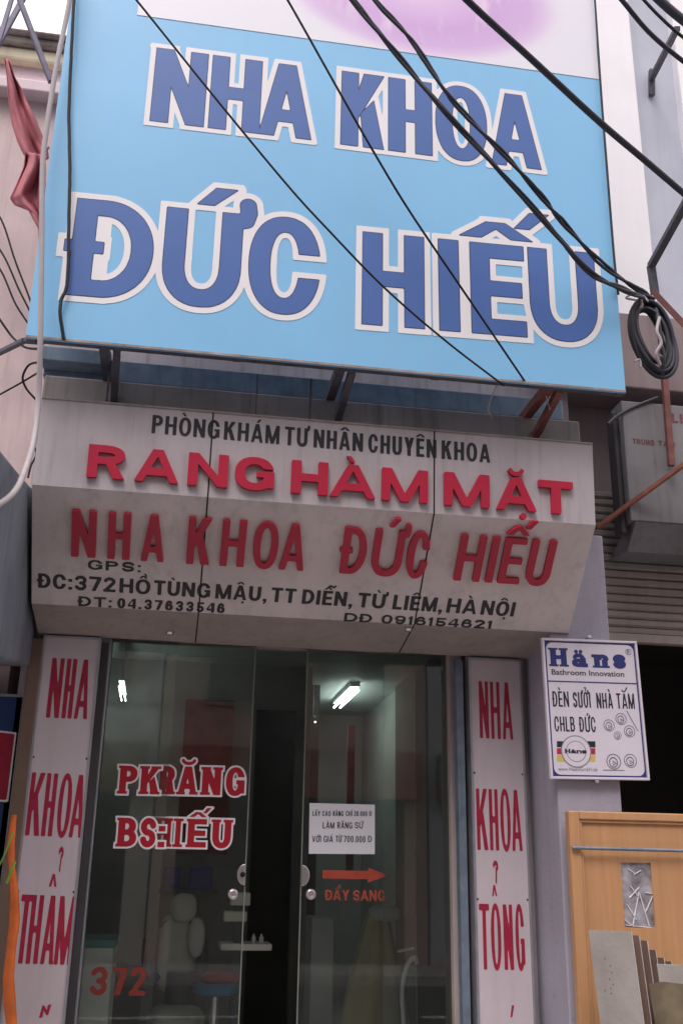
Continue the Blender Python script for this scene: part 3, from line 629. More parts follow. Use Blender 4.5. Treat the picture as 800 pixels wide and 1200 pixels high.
def bigword(t, bl, br, top, sp, g1=.066):
    word(BP, t, bl, br, top, M['vinylwhite'], bill, th=.0012, base=.0008, grow=g1, spans=sp, wm=1.35, label='white outline of the word', **bo)
    word(BP, t, bl, br, top, M['letedge'], bill, th=.0012, base=.0014, grow=.008, spans=sp, wm=1.35, label='thin dark edge of the word', **bo)
    word(BP, t, bl, br, top, M['letblue'], bill, th=.0012, base=.0020, spans=sp, wm=1.35, label='dark blue letters', **bo)
bigword('NHA', (176, 141.5), (364, 164), (184.5, 56.5), [(176,238), (244,303), (303,364)])
bigword('KHOA', (399, 169), (633.5, 199), (404, 84), [(399,449), (455,506), (511,571), (576,633.5)])
bigword('ĐỨC', (78, 345), (372, 370), (86, 232), [(78,174), (187,279), (289,373)])
bigword('HIẾU', (424, 379.5), (702, 402), (425.5, 272), [(424,497), (515,538.5), (553,617), (623,702)])
# support brackets under and behind the billboard
for i, px in enumerate((140, 395, 618)):
    p = at(px, 445, 4.9); x = p.x
    MB().bar((x-.05, BILL+.055, bz0+.03), (x-.05, 5.0, bz0+.03), .045).bar((x+.01, BILL+.08, bz0+.02), (x-.02, 5.02, 3.66), .036).build('bracket', M['steel'] if i < 2 else M['rust'], bill)
for px in (128, 365, 302):
    x = at(px, 440, 4.6).x
    MB().bar((x, 4.62, bz0+.03), (x, 4.62, 3.64), .012 if px != 302 else .006).build('hanger_rod', M['steel'], bill)
x = at(577, 460, 4.7).x
MB().box(x-.02, x+.02, 4.68, 4.69, 3.78, bz0+.05).build('hanger_plate', M['alu'], bill)

# ------------------------------------------------------------------ folded canopy sign
aw = thing('canopy_sign', (.65, AW_LOW, ZW), 'folded white metal canopy sign with raised red letters over the glass door', 'shop sign')
t = .006
def slab(y0, z0, y1, z1, name, m, x0=XL, x1=XR, par=aw):
    d = Vector((0, y1-y0, z1-z0)).normalized(); n = Vector((1,0,0)).cross(d)
    if n.y > 0 or (abs(n.y) < .05 and n.z > 0): n = -n
    m_ = MB(); a = [Vector((x,y,z)) for x, y, z in ((x0,y0,z0),(x1,y0,z0),(x1,y1,z1),(x0,y1,z1))]
    m_.add(a+[p-n*t for p in a], [(0,1,2,3),(7,6,5,4),(0,4,5,1),(1,5,6,2),(2,6,7,3),(3,7,4,0)]); return m_.build(name, m, par)
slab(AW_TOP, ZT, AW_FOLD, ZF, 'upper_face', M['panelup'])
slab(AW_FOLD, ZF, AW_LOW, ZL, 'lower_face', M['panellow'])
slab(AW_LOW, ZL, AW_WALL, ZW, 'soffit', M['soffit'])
slab(AW_TOP, ZT, 4.795, ZT+.02, 'top_cover', M['concrete'])
pr = [(AW_TOP+.004, ZT-.004), (AW_FOLD+.006, ZF), (AW_LOW+.004, ZL+.006), (AW_WALL, ZW+.008), (AW_WALL, ZT-.008)]
for x0, x1 in ((XL, XL+.006), (XR-.006, XR)): MB().prism(pr, x0+.0005, x1-.0005).build('end_panel', M['panellow'], aw)
UP = Plane((0, AW_TOP, ZT), (1,0,0), (0, AW_TOP-AW_FOLD, ZT-ZF)); LO = Plane((0, AW_LOW, ZL), (1,0,0), (0, AW_FOLD-AW_LOW, ZF-ZL))
SO = Plane((0, AW_WALL, ZW), (1,0,0), (0, AW_LOW-AW_WALL, ZL-ZW))
# thin metal edging
MB().bar((XL, AW_TOP-.002, ZT), (XR, AW_TOP-.002, ZT), .008).build('edge_trim', M['concrete'], aw)
for px, py in ((247, 530), (508.5, 550)):
    x = UP.pick(px, py)[0]; mb = MB(); h1 = (Vector((0, AW_TOP-AW_FOLD, ZT-ZF))).length; h2 = (Vector((0, AW_FOLD-AW_LOW, ZF-ZL))).length; h3 = (Vector((0, AW_LOW-AW_WALL, ZL-ZW))).length
    mb.obox(UP, x-.0035, x+.0035, -h1, 0, .0003, .0018); mb.obox(LO, x-.0035, x+.0035, 0, h2, .0003, .0018); mb.obox(SO, x-.003, x+.003, 0, h3, .0003, .0018)
    mb.build('panel_seam', M['seam'], aw)
kb = dict(s=.185, b=.15, gap=.12, th=.0012, base=.0004, res=30)
def line(pl, words, y0, x0, y1, x1, hgt, m, par, **kw):  # baseline through (x0,y0)-(x1,y1)
    f = lambda x: y0+(y1-y0)*(x-x0)/(x1-x0)
    mb = MB()
    for tx, l, r in words: word(pl, tx, (l, f(l)), (r, f(r)), (l, f(l)-hgt), m, par, mb=mb, **kw)
    return mb.build('lettering', m, par, fix=False)
line(UP, [('PHÒNG',177.5,257), ('KHÁM',262,327), ('TƯ',333,360), ('NHÂN',367,425), ('CHUYÊN',431,511), ('KHOA',517,574)], 507.5, 177.5, 542.5, 574, 21.5, M['blacklet'], aw, **kb)
ru = dict(s=.29, b=.225, th=.022, base=.0006, res=40)
def redline(pl, words, y0, x0, y1, x1, hgt, **kw):
    f = lambda x: y0+(y1-y0)*(x-x0)/(x1-x0)
    for tx, sp in words: word(pl, tx, (sp[0][0], f(sp[0][0])), (sp[-1][1], f(sp[-1][1])), (sp[0][0], f(sp[0][0])-hgt), M['redlet'], aw, spans=sp, label='raised red letters', **kw)
redline(UP, [('RANG', [(101.5,146), (157,209), (219,266), (274,320)]), ('HÀM', [(340,383), (385,439), (446,500)]), ('MẶT', [(519,572), (580,627), (630,670)])], 560, 101.5, 604, 665, 38.5, **ru)
rl = dict(s=.145, b=.125, th=.020, base=.0006, res=44, wm=.9)
redline(LO, [('NHA', [(84,112.5), (126,152), (165,192)]), ('KHOA', [(218,245), (257,285), (294,323), (326,355)]), ('ĐỨC', [(397,425), (432,467), (472,497)]), ('HIẾU', [(530,560), (566.5,575), (581,606), (612,640)])], 650, 84, 685, 640, 54, **rl)
kw = dict(s=.235, b=.18, gap=.13, th=.0012, base=.0004, res=30)
line(LO, [('GPS:', 103, 165)], 667, 103, 670.5, 165, 11, M['blacklet'], aw, s=.3, b=.19, gap=.3, th=.0012, base=.0004, res=26)
line(LO, [('ĐC:372',45,135.5), ('HỒ',140,176), ('TÙNG',180,246), ('MẬU,',252,312), ('TT',317,346), ('DIỄN,',353,412), ('TỪ',418,450), ('LIÊM,',459,517), ('HÀ',522,557), ('NỘI',562,601)], 688.5, 45, 722.5, 601, 17, M['blacklet'], aw, **kw)
for wds in ([('ĐT:',92,131)], [('04.37633546',137.5,263)]): line(LO, wds, 710, 92, 718.5, 263, 11.5, M['blacklet'], aw, s=.28, b=.19, gap=.22, th=.0012, base=.0004, res=26)
for wds in ([('DĐ',402.5,435)], [('0916154621',446,575)]): line(LO, wds, 728, 402.5, 737, 575, 10, M['blacklet'], aw, s=.3, b=.2, gap=.24, th=.0012, base=.0004, res=26)
for px, py in ((478, 737), (199, 741)):
    a, b = SO.pick(px, py); c = SO.P(a, b, .001); MB().lathe(c, [(.004,-.012),(.016,-.012),(.016,-.006),(.022,0)], 12).build('soffit_screw', M['chrome'], aw)

# ------------------------------------------------------------------ the two upright strips beside the door
SP = vplane(STRIP)
def strip(px_l, px_r, ytop, label, letters, marks, sw):
    x0 = SP.pick(*px_l)[0]; x1 = SP.pick(*px_r)[0]; z1 = SP.pick(*ytop)[1]
    st = thing('sign_strip', ((x0+x1)/2, STRIP, .35), label, 'shop sign', 'upright sign strips beside the glass door')
    MB().box(x0+.012, x1-.012, STRIP, STRIP+.03, .35, z1-.012).build('panel', M['strip'], st)
    fr = MB().box(x0, x0+.012, STRIP-.004, WALL-.001, .35, z1).box(x1-.012, x1, STRIP-.004, WALL-.001, .35, z1).box(x0+.012, x1-.012, STRIP-.004, WALL-.001, z1-.012, z1)
    fr.build('frame', M['alu'], st)
    for zz in (z1-.62, z1-1.25):
        for xx in (x0+.018, x1-.018): MB().lathe((xx, STRIP-.0005, zz), [(.005,0),(.004,.003)], 8, 'y').build('screw', M['seam'], st)
    for tx, bl, br, tp, sp in letters: word(SP, tx, bl, br, tp, M['redvinyl'], st, s=sw, b=.10, th=.001, base=.0004, res=64, spans=sp)
    for mk, bl, br, tp in marks:          # accents set apart, above the letters
        a0, b0 = SP.pick(*bl); a1, _ = SP.pick(*br); _, b1 = SP.pick(*tp); W_, H_ = a1-a0, b1-b0; mb = MB()
        if mk == '^': lps = [[(0,0), (.3,0), (.5,.62), (.7,0), (1,0), (.66,1), (.34,1)]]
        elif mk == '/': lps = [[(0,0), (.42,0), (1,1), (.45,1)]]
        elif mk == '~': lps = [[(0,0), (.30,.05), (.36,.55), (.62,.22), (.78,.2), (1,1), (.68,.95), (.62,.55), (.38,.9), (.2,.95)]]
        else:
            xs = np.arange(-.3, 1.3, .03); ys = np.arange(-.3, 1.3, .03); X, Y = np.meshgrid(xs, ys)
            lps = [rdp(l, .005) for l in contours(stroke(X, Y, arc(.45, .75, .33, .16, 165, -70)+[(.5,.0)], .12), .03, -.3, -.3)]
        fill([[(a0+x*W_, b0+y*H_) for x, y in l] for l in lps], SP, .0004, .0014, mb); mb.build('accent', M['redvinyl'], st)
    return st
strip((27, 960), (99.2, 960), (88, 746), 'white upright sign strip with tall red letters beside the brown post',
      [('NHA', (54,841), (102,843), (62.5,771), [(54,69), (72,84), (86.5,102)]), ('KHOA', (29.5,979), (96,982), (38,905), [(29.5,46), (48,61), (64.5,80), (80.5,96)]), ('THAM', (16.5,1129), (83,1131), (19.5,1048), [(17,31), (30,44), (47,62), (63,83)])],
      [('^', (57.5,1039), (66.5,1039.5), (57.5,1024)), ('?', (67,1019), (73.5,1019), (68,993)), ('~', (46,1193), (59,1194), (47,1177))], .068)
strip((553, 960), (617.5, 960), (580, 772), 'white upright sign strip with tall red letters next to the grey pillar',
      [('NHA', (562.5,865), (601,867), (561,798), [(562,573), (575.5,586.5), (589,601)]), ('KHOA', (559,996), (612,997.5), (558,924), [(559,572), (574,584.5), (587,599), (600,612)]), ('TONG', (565,1136), (615.5,1137), (561,1059), [(562.5,574.5), (576,588), (591,602), (605,615.5)])],
      [('^', (576,1050), (582,1050), (576,1037)), ('?', (577.5,1033), (584.5,1033), (578,1009)), ('/', (597.5,1192), (602.5,1192), (597.5,1178))], .057)
# steel flat bars framing the strips
for px, m in ((541, 'bluesteel'), (103.5, 'darkframe')):
    x = at(px, 960, 5.45).x
    MB().box(x-.02, x+.02, 5.44, WALL, .3, 2.63).build('cover_strip', M[m], house)
# ------------------------------------------------------------------ pillar and the enamel sign on it
PIL, BAND = 5.08, 5.34
px0_, px1_ = 2.105, at(725, 900, PIL).x
nb = thing('shop_building', (3.4, 5.6, .13), 'white and grey neighbouring building with a half open roller shutter beside the clinic', 'building')
zbeam0 = at(770, 457, BAND).z; zbeam1 = at(765, 370, BAND).z
ptop = at(712, 628, PIL).z
MB().box(px0_+.002, px1_-.004, 5.44, WALL-.004, ptop-.2, zbeam0-.003).build('wall', M['mauve'], nb)
MB().box(at(654, 950, PIL).x, px1_, PIL, WALL-.002, .13, ptop).box(px0_, px1_, WALL-.002, 5.95, .13, zbeam0-.002).build('pillar', M['pillar'], nb, bevel=.008)
MB().box(px0_+.0, 5.2, BAND, 5.95, zbeam0, zbeam1).build('band', M['mauve'], nb, bevel=.01)
xw = at(748, 200, 5.5).x
MB().box(px0_+.02, xw, 5.42, 5.95, zbeam1, 9).build('pilaster', M['white'], nb, bevel=.01)
xg = at(789, 150, 5.75).x
MB().box(xw, xg, 5.68, 5.95, zbeam1, 9).build('wall', M['greywall'], nb)
MB().box(xg, 5.2, 5.6, 5.95, zbeam1, 9).build('pilaster', M['white'], nb, bevel=.01)
# shuttered opening
SHY = 5.62; szb = at(760, 745, SHY).z; szt = at(760, 628, SHY).z
mb = MB(); z = szb; k = 0
while z < szt+.25:
    mb.prism([(SHY+.012, z), (SHY, z+.012), (SHY, z+.036), (SHY+.014, z+.047), (SHY+.02, z+.047), (SHY+.02, z)], px1_, 4.9); z += .0505
mb.build('roller_shutter', M['slat'], nb)
MB().box(px1_, 4.9, SHY-.03, SHY+.03, szb-.05, szb).build('shutter_rail', M['slat'], nb, bevel=.004)
MB().box(px1_, 4.9, SHY+.04, SHY+.1, szb+.1, zbeam0-.002).build('lintel', M['mauve'], nb)
MB().box(4.9, 5.2, PIL, 5.95, .13, zbeam0-.002).build('pillar', M['pillar'], nb)
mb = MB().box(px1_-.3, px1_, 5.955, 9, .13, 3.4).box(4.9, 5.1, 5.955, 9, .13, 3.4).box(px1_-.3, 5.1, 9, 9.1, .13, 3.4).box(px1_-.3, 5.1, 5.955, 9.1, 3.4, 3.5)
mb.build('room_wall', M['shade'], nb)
# its box sign under the band
BS = 5.18; bsx0 = at(733, 540, BS).x; z0, z1 = at(770, 612, BS).z, at(770, 473, BS).z
bs = thing('box_sign', (4.0, BS, z0), 'dull grey box sign with faint red lettering under the neighbouring band', 'shop sign')
MB().box(bsx0, 5.2, BS, BAND-.005, z0, z1).build('case', M['greysign'], bs, bevel=.006)
MB().prism([(BS+.002, z0-.003), (BAND-.03, z0-.003), (SHY-.04, z0-.12), (BAND-.02, z0-.14)], bsx0+.03, 5.2).build('skirt', M['greysign'], bs)
MB().box(bsx0-.035, bsx0-.003, BS+.05, BAND-.005, z0-.06, z1-.05).build('end_cap', M['darkframe'], bs, bevel=.01)
BSP = vplane(BS)
word(BSP, 'TRUNG', (741, 520), (766, 522), (741, 514), M['faded'], bs, s=.2, b=.18, res=20)
word(BSP, 'TAM', (771, 522.5), (790, 524), (771, 516.5), M['faded'], bs, s=.2, b=.18, res=20)
word(BSP, 'LI', (787, 495), (799, 496), (787, 484.5), M['faded'], bs, s=.26, b=.2, res=24, spans=[(787,794), (796.5,799.5)])
SKP = Plane((0, BS+.0, z0-.003), (1,0,0), (0, BS-PIL+.02, .137))
sk = vplane(BS-.001); 
MB().tube(spline([at(x, y, BS-.004) for x, y in ((712,497), (722,488), (742,477), (770,466))]), .011, 6).build('frayed_edge', M['darkframe'], bs)

# hanging enamel sign
HY = 5.045; HP0 = vplane(HY)
c = [HP0.pick(633.6, 747.4), HP0.pick(744.4, 752), HP0.pick(761, 914.4), HP0.pick(645, 913)]
hw = ((c[1][0]-c[0][0])+(c[2][0]-c[3][0]))/2; hh_ = ((c[0][1]-c[3][1])+(c[1][1]-c[2][1]))/2
cx = sum(p[0] for p in c)/4; cz = sum(p[1] for p in c)/4
ang = math.atan2((c[1][1]-c[0][1])+(c[2][1]-c[3][1]), (c[1][0]-c[0][0])+(c[2][0]-c[3][0]))
HU = Vector((math.cos(ang), 0, math.sin(ang))); HV = Vector((-math.sin(ang), 0, math.cos(ang)))
HP = Plane((cx, HY, cz), HU, HV); A, B = hw/2, hh_/2
hs_ = thing('enamel_sign', (cx, HY, cz-B), 'small white rectangular sign with navy lettering, slightly crooked on the grey pillar', 'sign')
MB().obox(HP, -A, A, -B, B, -.02, 0).build('plate', M['signpanel'], hs_, bevel=.002)
mb = MB()
for a0, a1, b0, b1 in ((-A,A,B-.012,B), (-A,A,-B,-B+.012), (-A,-A+.012,-B+.012,B-.012), (A-.012,A,-B+.012,B-.012)): mb.obox(HP, a0, a1, b0, b1, .0005, .008)
mb.build('frame', M['signpanel'], hs_, bevel=.002)
def rr(a, b, r, n=6): return [(sx*(a-r)+r*math.cos(t), sy*(b-r)+r*math.sin(t)) for sx, sy, t0 in ((1,1,0),(-1,1,90),(-1,-1,180),(1,-1,270)) for t in [R(t0+90*i/n) for i in range(n+1)]]
mb = MB(); o_, i_ = [(-A+.014,-B+.014),(A-.014,-B+.014),(A-.014,B-.014),(-A+.014,B-.014)], rr(A-.021, B-.021, .035)
fill([o_, i_[::-1]], HP, .0003, .001, mb)
dv = HP.pick(640, 798)[1]; mb.obox(HP, -A+.016, A-.016, dv-.003, dv+.003, .0003, .0012); mb.build('border_print', M['navy'], hs_)
def hx(px, py): return HP.pick(px, py)
word(HP, 'Häns', (643, 780.5), (733, 783.5), (643, 759), M['navy'], hs_, s=.33, b=.21, serif=.8, res=46, spans=[(645,664), (670,686.5), (694,711), (717.5,734)], th=.0008, base=.0004)
a, b = hx(646, 791); a2, b2 = hx(731, 794.5); plaintext(HP, 'Bathroom Innovation', a, b+.003, .028, a2-a, M['inkblack'], hs_, bold=.012)
hk = dict(s=.095, b=.11, gap=.075, res=34, th=.0008, base=.0004)
mb = MB()
for tx, l, r, y in (('ĐÈN',647.5,666.5,828), ('SƯỞI',671.5,692,829), ('NHÀ',699,718,830), ('TẮM',722.5,743.5,830.5)): word(HP, tx, (l, y), (r, y+.3), (l, y-18), M['inkblack'], hs_, mb=mb, wm=.7, **hk)
for tx, l, r, y in (('CHLB',649.5,673.5,857), ('ĐỨC',679,698,857.5)): word(HP, tx, (l, y), (r, y+.3), (l, y-17.5), M['inkblack'], hs_, mb=mb, wm=.7, **hk)
mb.build('lettering', M['inkblack'], hs_, fix=False)
a, b = hx(735.5, 764); mb = MB(); disc(HP, mb, a, b, .017, .014, .0012); mb.build('ring_mark', M['inkgrey'], hs_)
word(HP, 'R', (734, 766), (737, 766), (734, 761.5), M['inkgrey'], hs_, s=.2, b=.18, res=20, th=.0006, base=.0004)
# round emblem over a black, red and gold ribbon
for m, dy in (('inkblack', 0), ('inkred', 1), ('inkgold', 2)):
    for l, r in ((652, 663), (688, 697)):
        mb = MB()
        p = [hx(l, 868.5+8.2*dy), hx(r, 868.5+8.2*dy+.3), hx(r, 876+8.2*dy), hx(l, 875.5+8.2*dy)]
        fill([p[::-1]], HP, .0003, .0008, mb)
        mb.build('ribbon', M[m], hs_)
a, b = hx(674.5, 880.5); rad = hx(692, 880)[0]-a
mb = MB(); disc(HP, mb, a, b, rad, 0, .0012); mb.build('emblem', M['signpanel'], hs_)
mb = MB(); disc(HP, mb, a, b, rad, rad*.94, .0016); disc(HP, mb, a, b, rad*.66, rad*.62, .0016); mb.build('emblem_ring', M['inkgrey'], hs_)
word(HP, 'Häns', (661.5, 882.5), (687, 883), (661.5, 877.5), M['inkblack'], hs_, s=.34, b=.22, serif=.8, res=22, th=.0008, base=.0016, wm=.8)
a, b = hx(653.5, 903); a2, _ = hx(699.5, 903); plaintext(HP, 'www.HaensGmbH.de', a, b, .018, a2-a, M['inkgrey'], hs_)
# printed lamp pictures
for px, py, r in ((713,850,6.5), (727,842.5,6.5), (737,857,6.5), (723,862,4.5), (718.5,892.5,8.5), (738,891.5,7.5)):
    a, b = hx(px, py); q = hx(px+r, py)[0]-a; mb = MB()
    disc(HP, mb, a, b, q, q*.88, .0009); mb.build('lamp_picture', M['inkgrey'], hs_)
    mb = MB(); disc(HP, mb, a-q*.05, b-q*.1, q*.66, q*.56, .0011, n=20, k=.9); mb.build('lamp_picture', M['inkblack'], hs_)
    mb = MB(); disc(HP, mb, a+q*.05, b-q*.2, q*.38, q*.2, .0011, n=3); mb.build('lamp_picture', M['inkgrey'], hs_)
for p in ([hx(733,833), hx(734.2,833), hx(747.5,857), hx(746.5,857)], [hx(706,902), hx(731,902.3), hx(731,903.2), hx(706,903)]):
    mb = MB(); fill([p[::-1]], HP, .0003, .0009, mb); mb.build('printed_line', M['inkgrey'], hs_)
for (px, py) in ((690, 746.5), (699, 916)):
    p = at(px, py, HY); MB().bar(p+Vector((0, .05, 0)), p+Vector((0, -.004, 0)), .018, .014).build('fixing_bolt', M['chrome'], hs_, bevel=.003)

# ------------------------------------------------------------------ wooden door leaning against the shop
DY = 4.97; DP = vplane(DY); x0, z1 = DP.pick(670, 950); x0 = DP.pick(671.5, 1060)[0]; x1 = x0+1.0; zl = .13
wd = thing('wooden_door', ((x0+x1)/2, DY, zl), 'orange brown panelled wooden door with a small clear window set against the grey pillar', 'door')
fw, fz = .055, .04
wx0, wz1 = DP.pick(728.5, 1010.5); wx1, wz0 = DP.pick(770, 1087.5)
mb = MB().box(x0+fw, wx0, DY+.02, DY+.05, zl, z1-fz).box(wx1, x1-fw, DY+.02, DY+.05, zl, z1-fz).box(wx0, wx1, DY+.02, DY+.05, wz1, z1-fz).box(wx0, wx1, DY+.02, DY+.05, zl, wz0)
mb.build('leaf', M['wood'], wd)
mb = MB().box(x0, x0+fw, DY, DY+.055, zl, z1).box(x1-fw, x1, DY, DY+.055, zl, z1).box(x0+fw, x1-fw, DY, DY+.055, z1-fz, z1); mb.build('frame', M['wood'], wd, bevel=.006)
mb = MB().box(x0+fw, x0+fw+.014, DY+.008, DY+.02, zl, z1-fz-.014).box(x1-fw-.014, x1-fw, DY+.008, DY+.02, zl, z1-fz-.014).box(x0+fw, x1-fw, DY+.008, DY+.02, z1-fz-.014, z1-fz); mb.build('bead', M['wood'], wd, bevel=.004)
M['foil'] = mat('plastic_pane', (.46,.43,.47), .16, metal=.35, var=.55, scale=16, spots=.8, dirt=(.10,.10,.115), bump=.6, bscale=16, spec=.8)
MB().box(wx0-.001, wx1+.001, DY+.03, DY+.034, wz0-.001, wz1+.001).build('window', M['foil'], wd)
mb = MB()
for l in (((734,1060),(745,1078)), ((737,1052),(748,1040)), ((748,1045),(741,1084)), ((748,1045),(760,1085)), ((731,1078),(742,1086)), ((733,1084),(762,1087)), ((755,1046),(769,1048)), ((764,1050),(756,1068)), ((735,1018),(744,1024)), ((742,1025),(750,1020)), ((738,1038),(748,1052))):
    p, q = [at(*e, DY+.0285) for e in l]; mb.bar(p, q, .003, .0075, up=(0,1,0))
mb.build('plastic_crease', M['vinylwhite'], wd)
p, q = at(671, 993.5, DY-.012), at(800, 997, DY-.012); q = p+(q-p)*1.7
tag(MB().tube([p+Vector((-.004,0,0)), q], .008, 8).build('tie_rod', M['bluesteel']), 'thin grey rod running across the front of the wooden door', 'rod')

# ------------------------------------------------------------------ boards stacked on edge
yaw = R(32); Wd = Vector((math.cos(yaw), -math.sin(yaw), 0)); Nd = Vector((-math.sin(yaw), -math.cos(yaw), 0))
tl = at(689, 1090, 4.72); lean = Vector((-.075, .0, 1)).normalized()
base0 = tl-lean*((tl.z-.13)/lean.z); dW = .185
kinds = [('large pale grey fibre board at the front of the stack by the wooden door', 0, 1.0),
         ('sheet with shade-coloured face directly behind the large pale board', .0, .985), ('narrow pale edged sheet second behind the large board', .0, .965),
         ('shade-coloured sheet in the middle of the leaning board stack, third behind the large board', .0, .93), ('short pale edged sheet near the low end of the stack', .0, .90), ('shortest grey sheet last behind the leaning boards', .0, .885)]
H0 = (tl.z-.13)/lean.z
for i, (lb_, _, hk_) in enumerate(kinds):
    off = Vector((.050, .034, 0))*i; o_ = base0+off; H_ = H0*hk_; th_ = .016 if i % 2 == 0 else .011
    v = [o_, o_+Wd*dW, o_+Wd*dW+lean*(H_-.004*0), o_+lean*H_]
    b_ = [p-Nd*th_ for p in v]
    bd = thing('board', tuple(o_), lb_, 'board', 'boards stacked beside the wooden door')
    MB().add(v+b_, [(0,1,2,3),(7,6,5,4),(0,4,5,1),(2,6,7,3),(3,7,4,0)]).build('sheet', M['board'] if i == 0 else M['postbrown'], bd)  # faces behind the front board coloured dark to imitate shade in the gaps
    e = [v[1]+Wd*.0008, b_[1]+Wd*.0008, b_[2]+Wd*.0008, v[2]+Wd*.0008]; e2 = [p+Wd*.002 for p in e]
    MB().add(e+e2, [(0,1,2,3),(7,6,5,4),(0,4,5,1),(1,5,6,2),(2,6,7,3),(3,7,4,0)]).build('cut_edge', M['boardedge'], bd)
    if i == 0:
        hb = MB()
        FP = Plane(o_, Wd, lean)
        for px, py in ((726,1122),(732,1130),(733,1138),(730,1146),(734,1152),(731,1157),(724,1160),(731,1163)):
            a, b = FP.pick(px, py); disc(FP, hb, a, b, .0045, 0, .0006, n=8, k=.7)
        hb.build('stain', M['postbrown'], bd)
tl2 = at(769, 1130, 4.62); bp = tl2-lean*((tl2.z-.13)/lean.z); H2 = (tl2.z-.13)/lean.z
tb = thing('tile_board', tuple(bp), 'grey board with a dark brownish green printed patch at the low end of the stack', 'board')
W2 = Vector((math.cos(R(20)), -math.sin(R(20)), 0)); N2 = Vector((-math.sin(R(20)), -math.cos(R(20)), 0)); T2 = Plane(bp, W2, lean)
MB().obox(T2, 0, .42, 0, H2, -.014, 0).build('sheet', M['board'], tb, bevel=.001)
pa, pb = T2.pick(778, 1150); mb = MB(); fill([[(pa+.01,.2), (.41,.2), (.41,pb-.03), (pa+.06,pb), (pa,pb-.01)]], T2, .0003, .001, mb); mb.build('print', M['boardprint'], tb)

# ------------------------------------------------------------------ right-hand brackets
def bars(name, segs, m, label, cat, wd_=.035, group=None):
    mb = MB()
    for a, b in segs: mb.bar(a, b, wd_, wd_*.8)
    return tag(mb.build(name, m, bevel=.002), label, cat, group)
bars('steel_bracket', [(at(763, 112, 5.66), at(763, 82, 5.64)), (at(763, 92, 5.63), at(793, 33, 5.0))], M['steel'], 'small dark steel bracket fixed high on the grey wall beside the billboard', 'bracket', .04)
bars('sign_brace', [(at(806, 232, 4.7), at(762, 312, 5.2)), (at(762, 311, 5.2), at(767, 345, 5.22))], M['steel'], 'dark bent steel brace beside the coiled cable', 'bracket', .045)
bars('red_steel_brace', [(at(766, 343, 5.15), at(812, 392, 5.0))], M['rust'], 'short red oxide steel bar just above the coiled cable', 'bracket', .045)
bars('hanging_post', [(at(775, 405, 5.12), at(786, 546, 5.12))], M['rust'], 'red oxide steel post hanging below the coiled cable', 'bracket', .036)
bars('diagonal_bar', [(at(700, 618, 5.3), at(812, 536, 4.95))], M['orangerust'], 'slanted orange rusty steel bar crossing in front of the grey box sign', 'bracket', .030)

# ------------------------------------------------------------------ cables
def cable(name, pts, r, label, group=None, m='rubber', strands=1, cat='cable', jit=.0, k=8):
    P_ = spline([at(*p) for p in pts], k); mb = MB()
    for s_ in range(strands):
        ph = 2*math.pi*s_/strands; q = []
        for i, p in enumerate(P_):
            o = Vector((math.cos(ph+i*.35), .6*math.sin(ph*1.7+i*.3), math.sin(ph+i*.35)))*(r*1.05 if strands > 1 else 0)
            q.append(p+o+Vector((random.uniform(-1,1), 0, random.uniform(-1,1)))*jit)
        mb.tube(q, r, 7)
    return tag(mb.build(name, M[m]), label, cat, group)
G = 'overhead cables crossing the billboard'
cable('thin_cable', [(110,-60,3.6),(160,0,3.7),(250,112,3.8),(335,215,3.9),(385,270,3.95),(450,337,4.05),(520,398,4.2),(590,452,4.42)], .0052, 'thin black cable from the top left corner across the N of the upper word', G)
cable('thin_cable', [(300,-60,3.5),(337,0,3.6),(400,112,3.7),(440,182,3.8),(480,248,3.9),(540,337,4.05),(618,452,4.42)], .0055, 'thin black cable crossing the billboard just left of the K', G)
cable('cable_bundle', [(365,-60,3.7),(413,0,3.75),(455,52,3.8),(500,106,3.85),(570,184,3.95),(640,262,4.1),(690,318,4.24),(722,336,4.30),(752,348,4.42)], .0085, 'thick twisted bundle of dark cables running down to the cable coil', G, 'greycable', 3)
cable('wavy_cable', [(395,-60,3.75),(440,0,3.8),(480,46,3.85),(520,104,3.9),(560,150,3.95),(600,192,4.0),(640,236,4.1),(660,262,4.18),(700,305,4.27),(740,334,4.40),(764,350,4.48)], .0085, 'wavy dark cable beside the twisted bundle', G, 'greycable', 2, jit=.0015)
cable('heavy_cable', [(490,-60,3.3),(547,0,3.4),(620,67,3.5),(700,141,3.65),(760,192,3.8),(830,252,4.0)], .016, 'heavy dark cable crossing the upper right corner of the billboard alone', G, 'greycable')
cable('heavy_cable', [(690,-45,3.4),(728,0,3.4),(760,38,3.45),(800,72,3.5),(840,100,3.6)], .0115, 'lowest of the heavy cables in the top right corner off the billboard', G, 'greycable')
cable('heavy_cable', [(700,-60,3.3),(752,-2,3.3),(775,22,3.3),(800,44,3.3),(850,82,3.3)], .0075, 'thinner middle cable in the top right corner', G)
cable('heavy_cable', [(720,-50,3.2),(772,0,3.2),(800,24,3.2),(850,62,3.2)], .020, 'thickest and topmost cable in the top right corner', G, 'greycable')
cable('edge_cable', [(692,-60,4.37),(696.5,0,4.38),(704,110,4.38),(711,200,4.38),(719,300,4.38),(724,345,4.38)], .0065, 'black cable hanging down the right edge of the billboard', 'cables hanging beside the billboard')
cable('edge_cable', [(92,-60,4.36),(87,0,4.36),(84,60,4.36),(81,130,4.36),(82,200,4.36),(81,260,4.36),(79,330,4.37),(72,352,4.37),(71,370,4.37),(75,398,4.39)], .0085, 'black cable hanging down the left side of the billboard over the letters', 'cables hanging beside the billboard', 'rubber', jit=.001)
cable('conduit', [(92,-70,4.25),(82,0,4.27),(66,80,4.28),(55,150,4.28),(50,200,4.28),(49,300,4.28),(47.5,400,4.3),(45,470,4.35),(40,515,4.3),(30,550,4.12),(14,580,3.85),(-30,608,3.4)], .013, 'pale grey plastic conduit bending away past the canopy sign corner', None, 'conduit', cat='pipe')
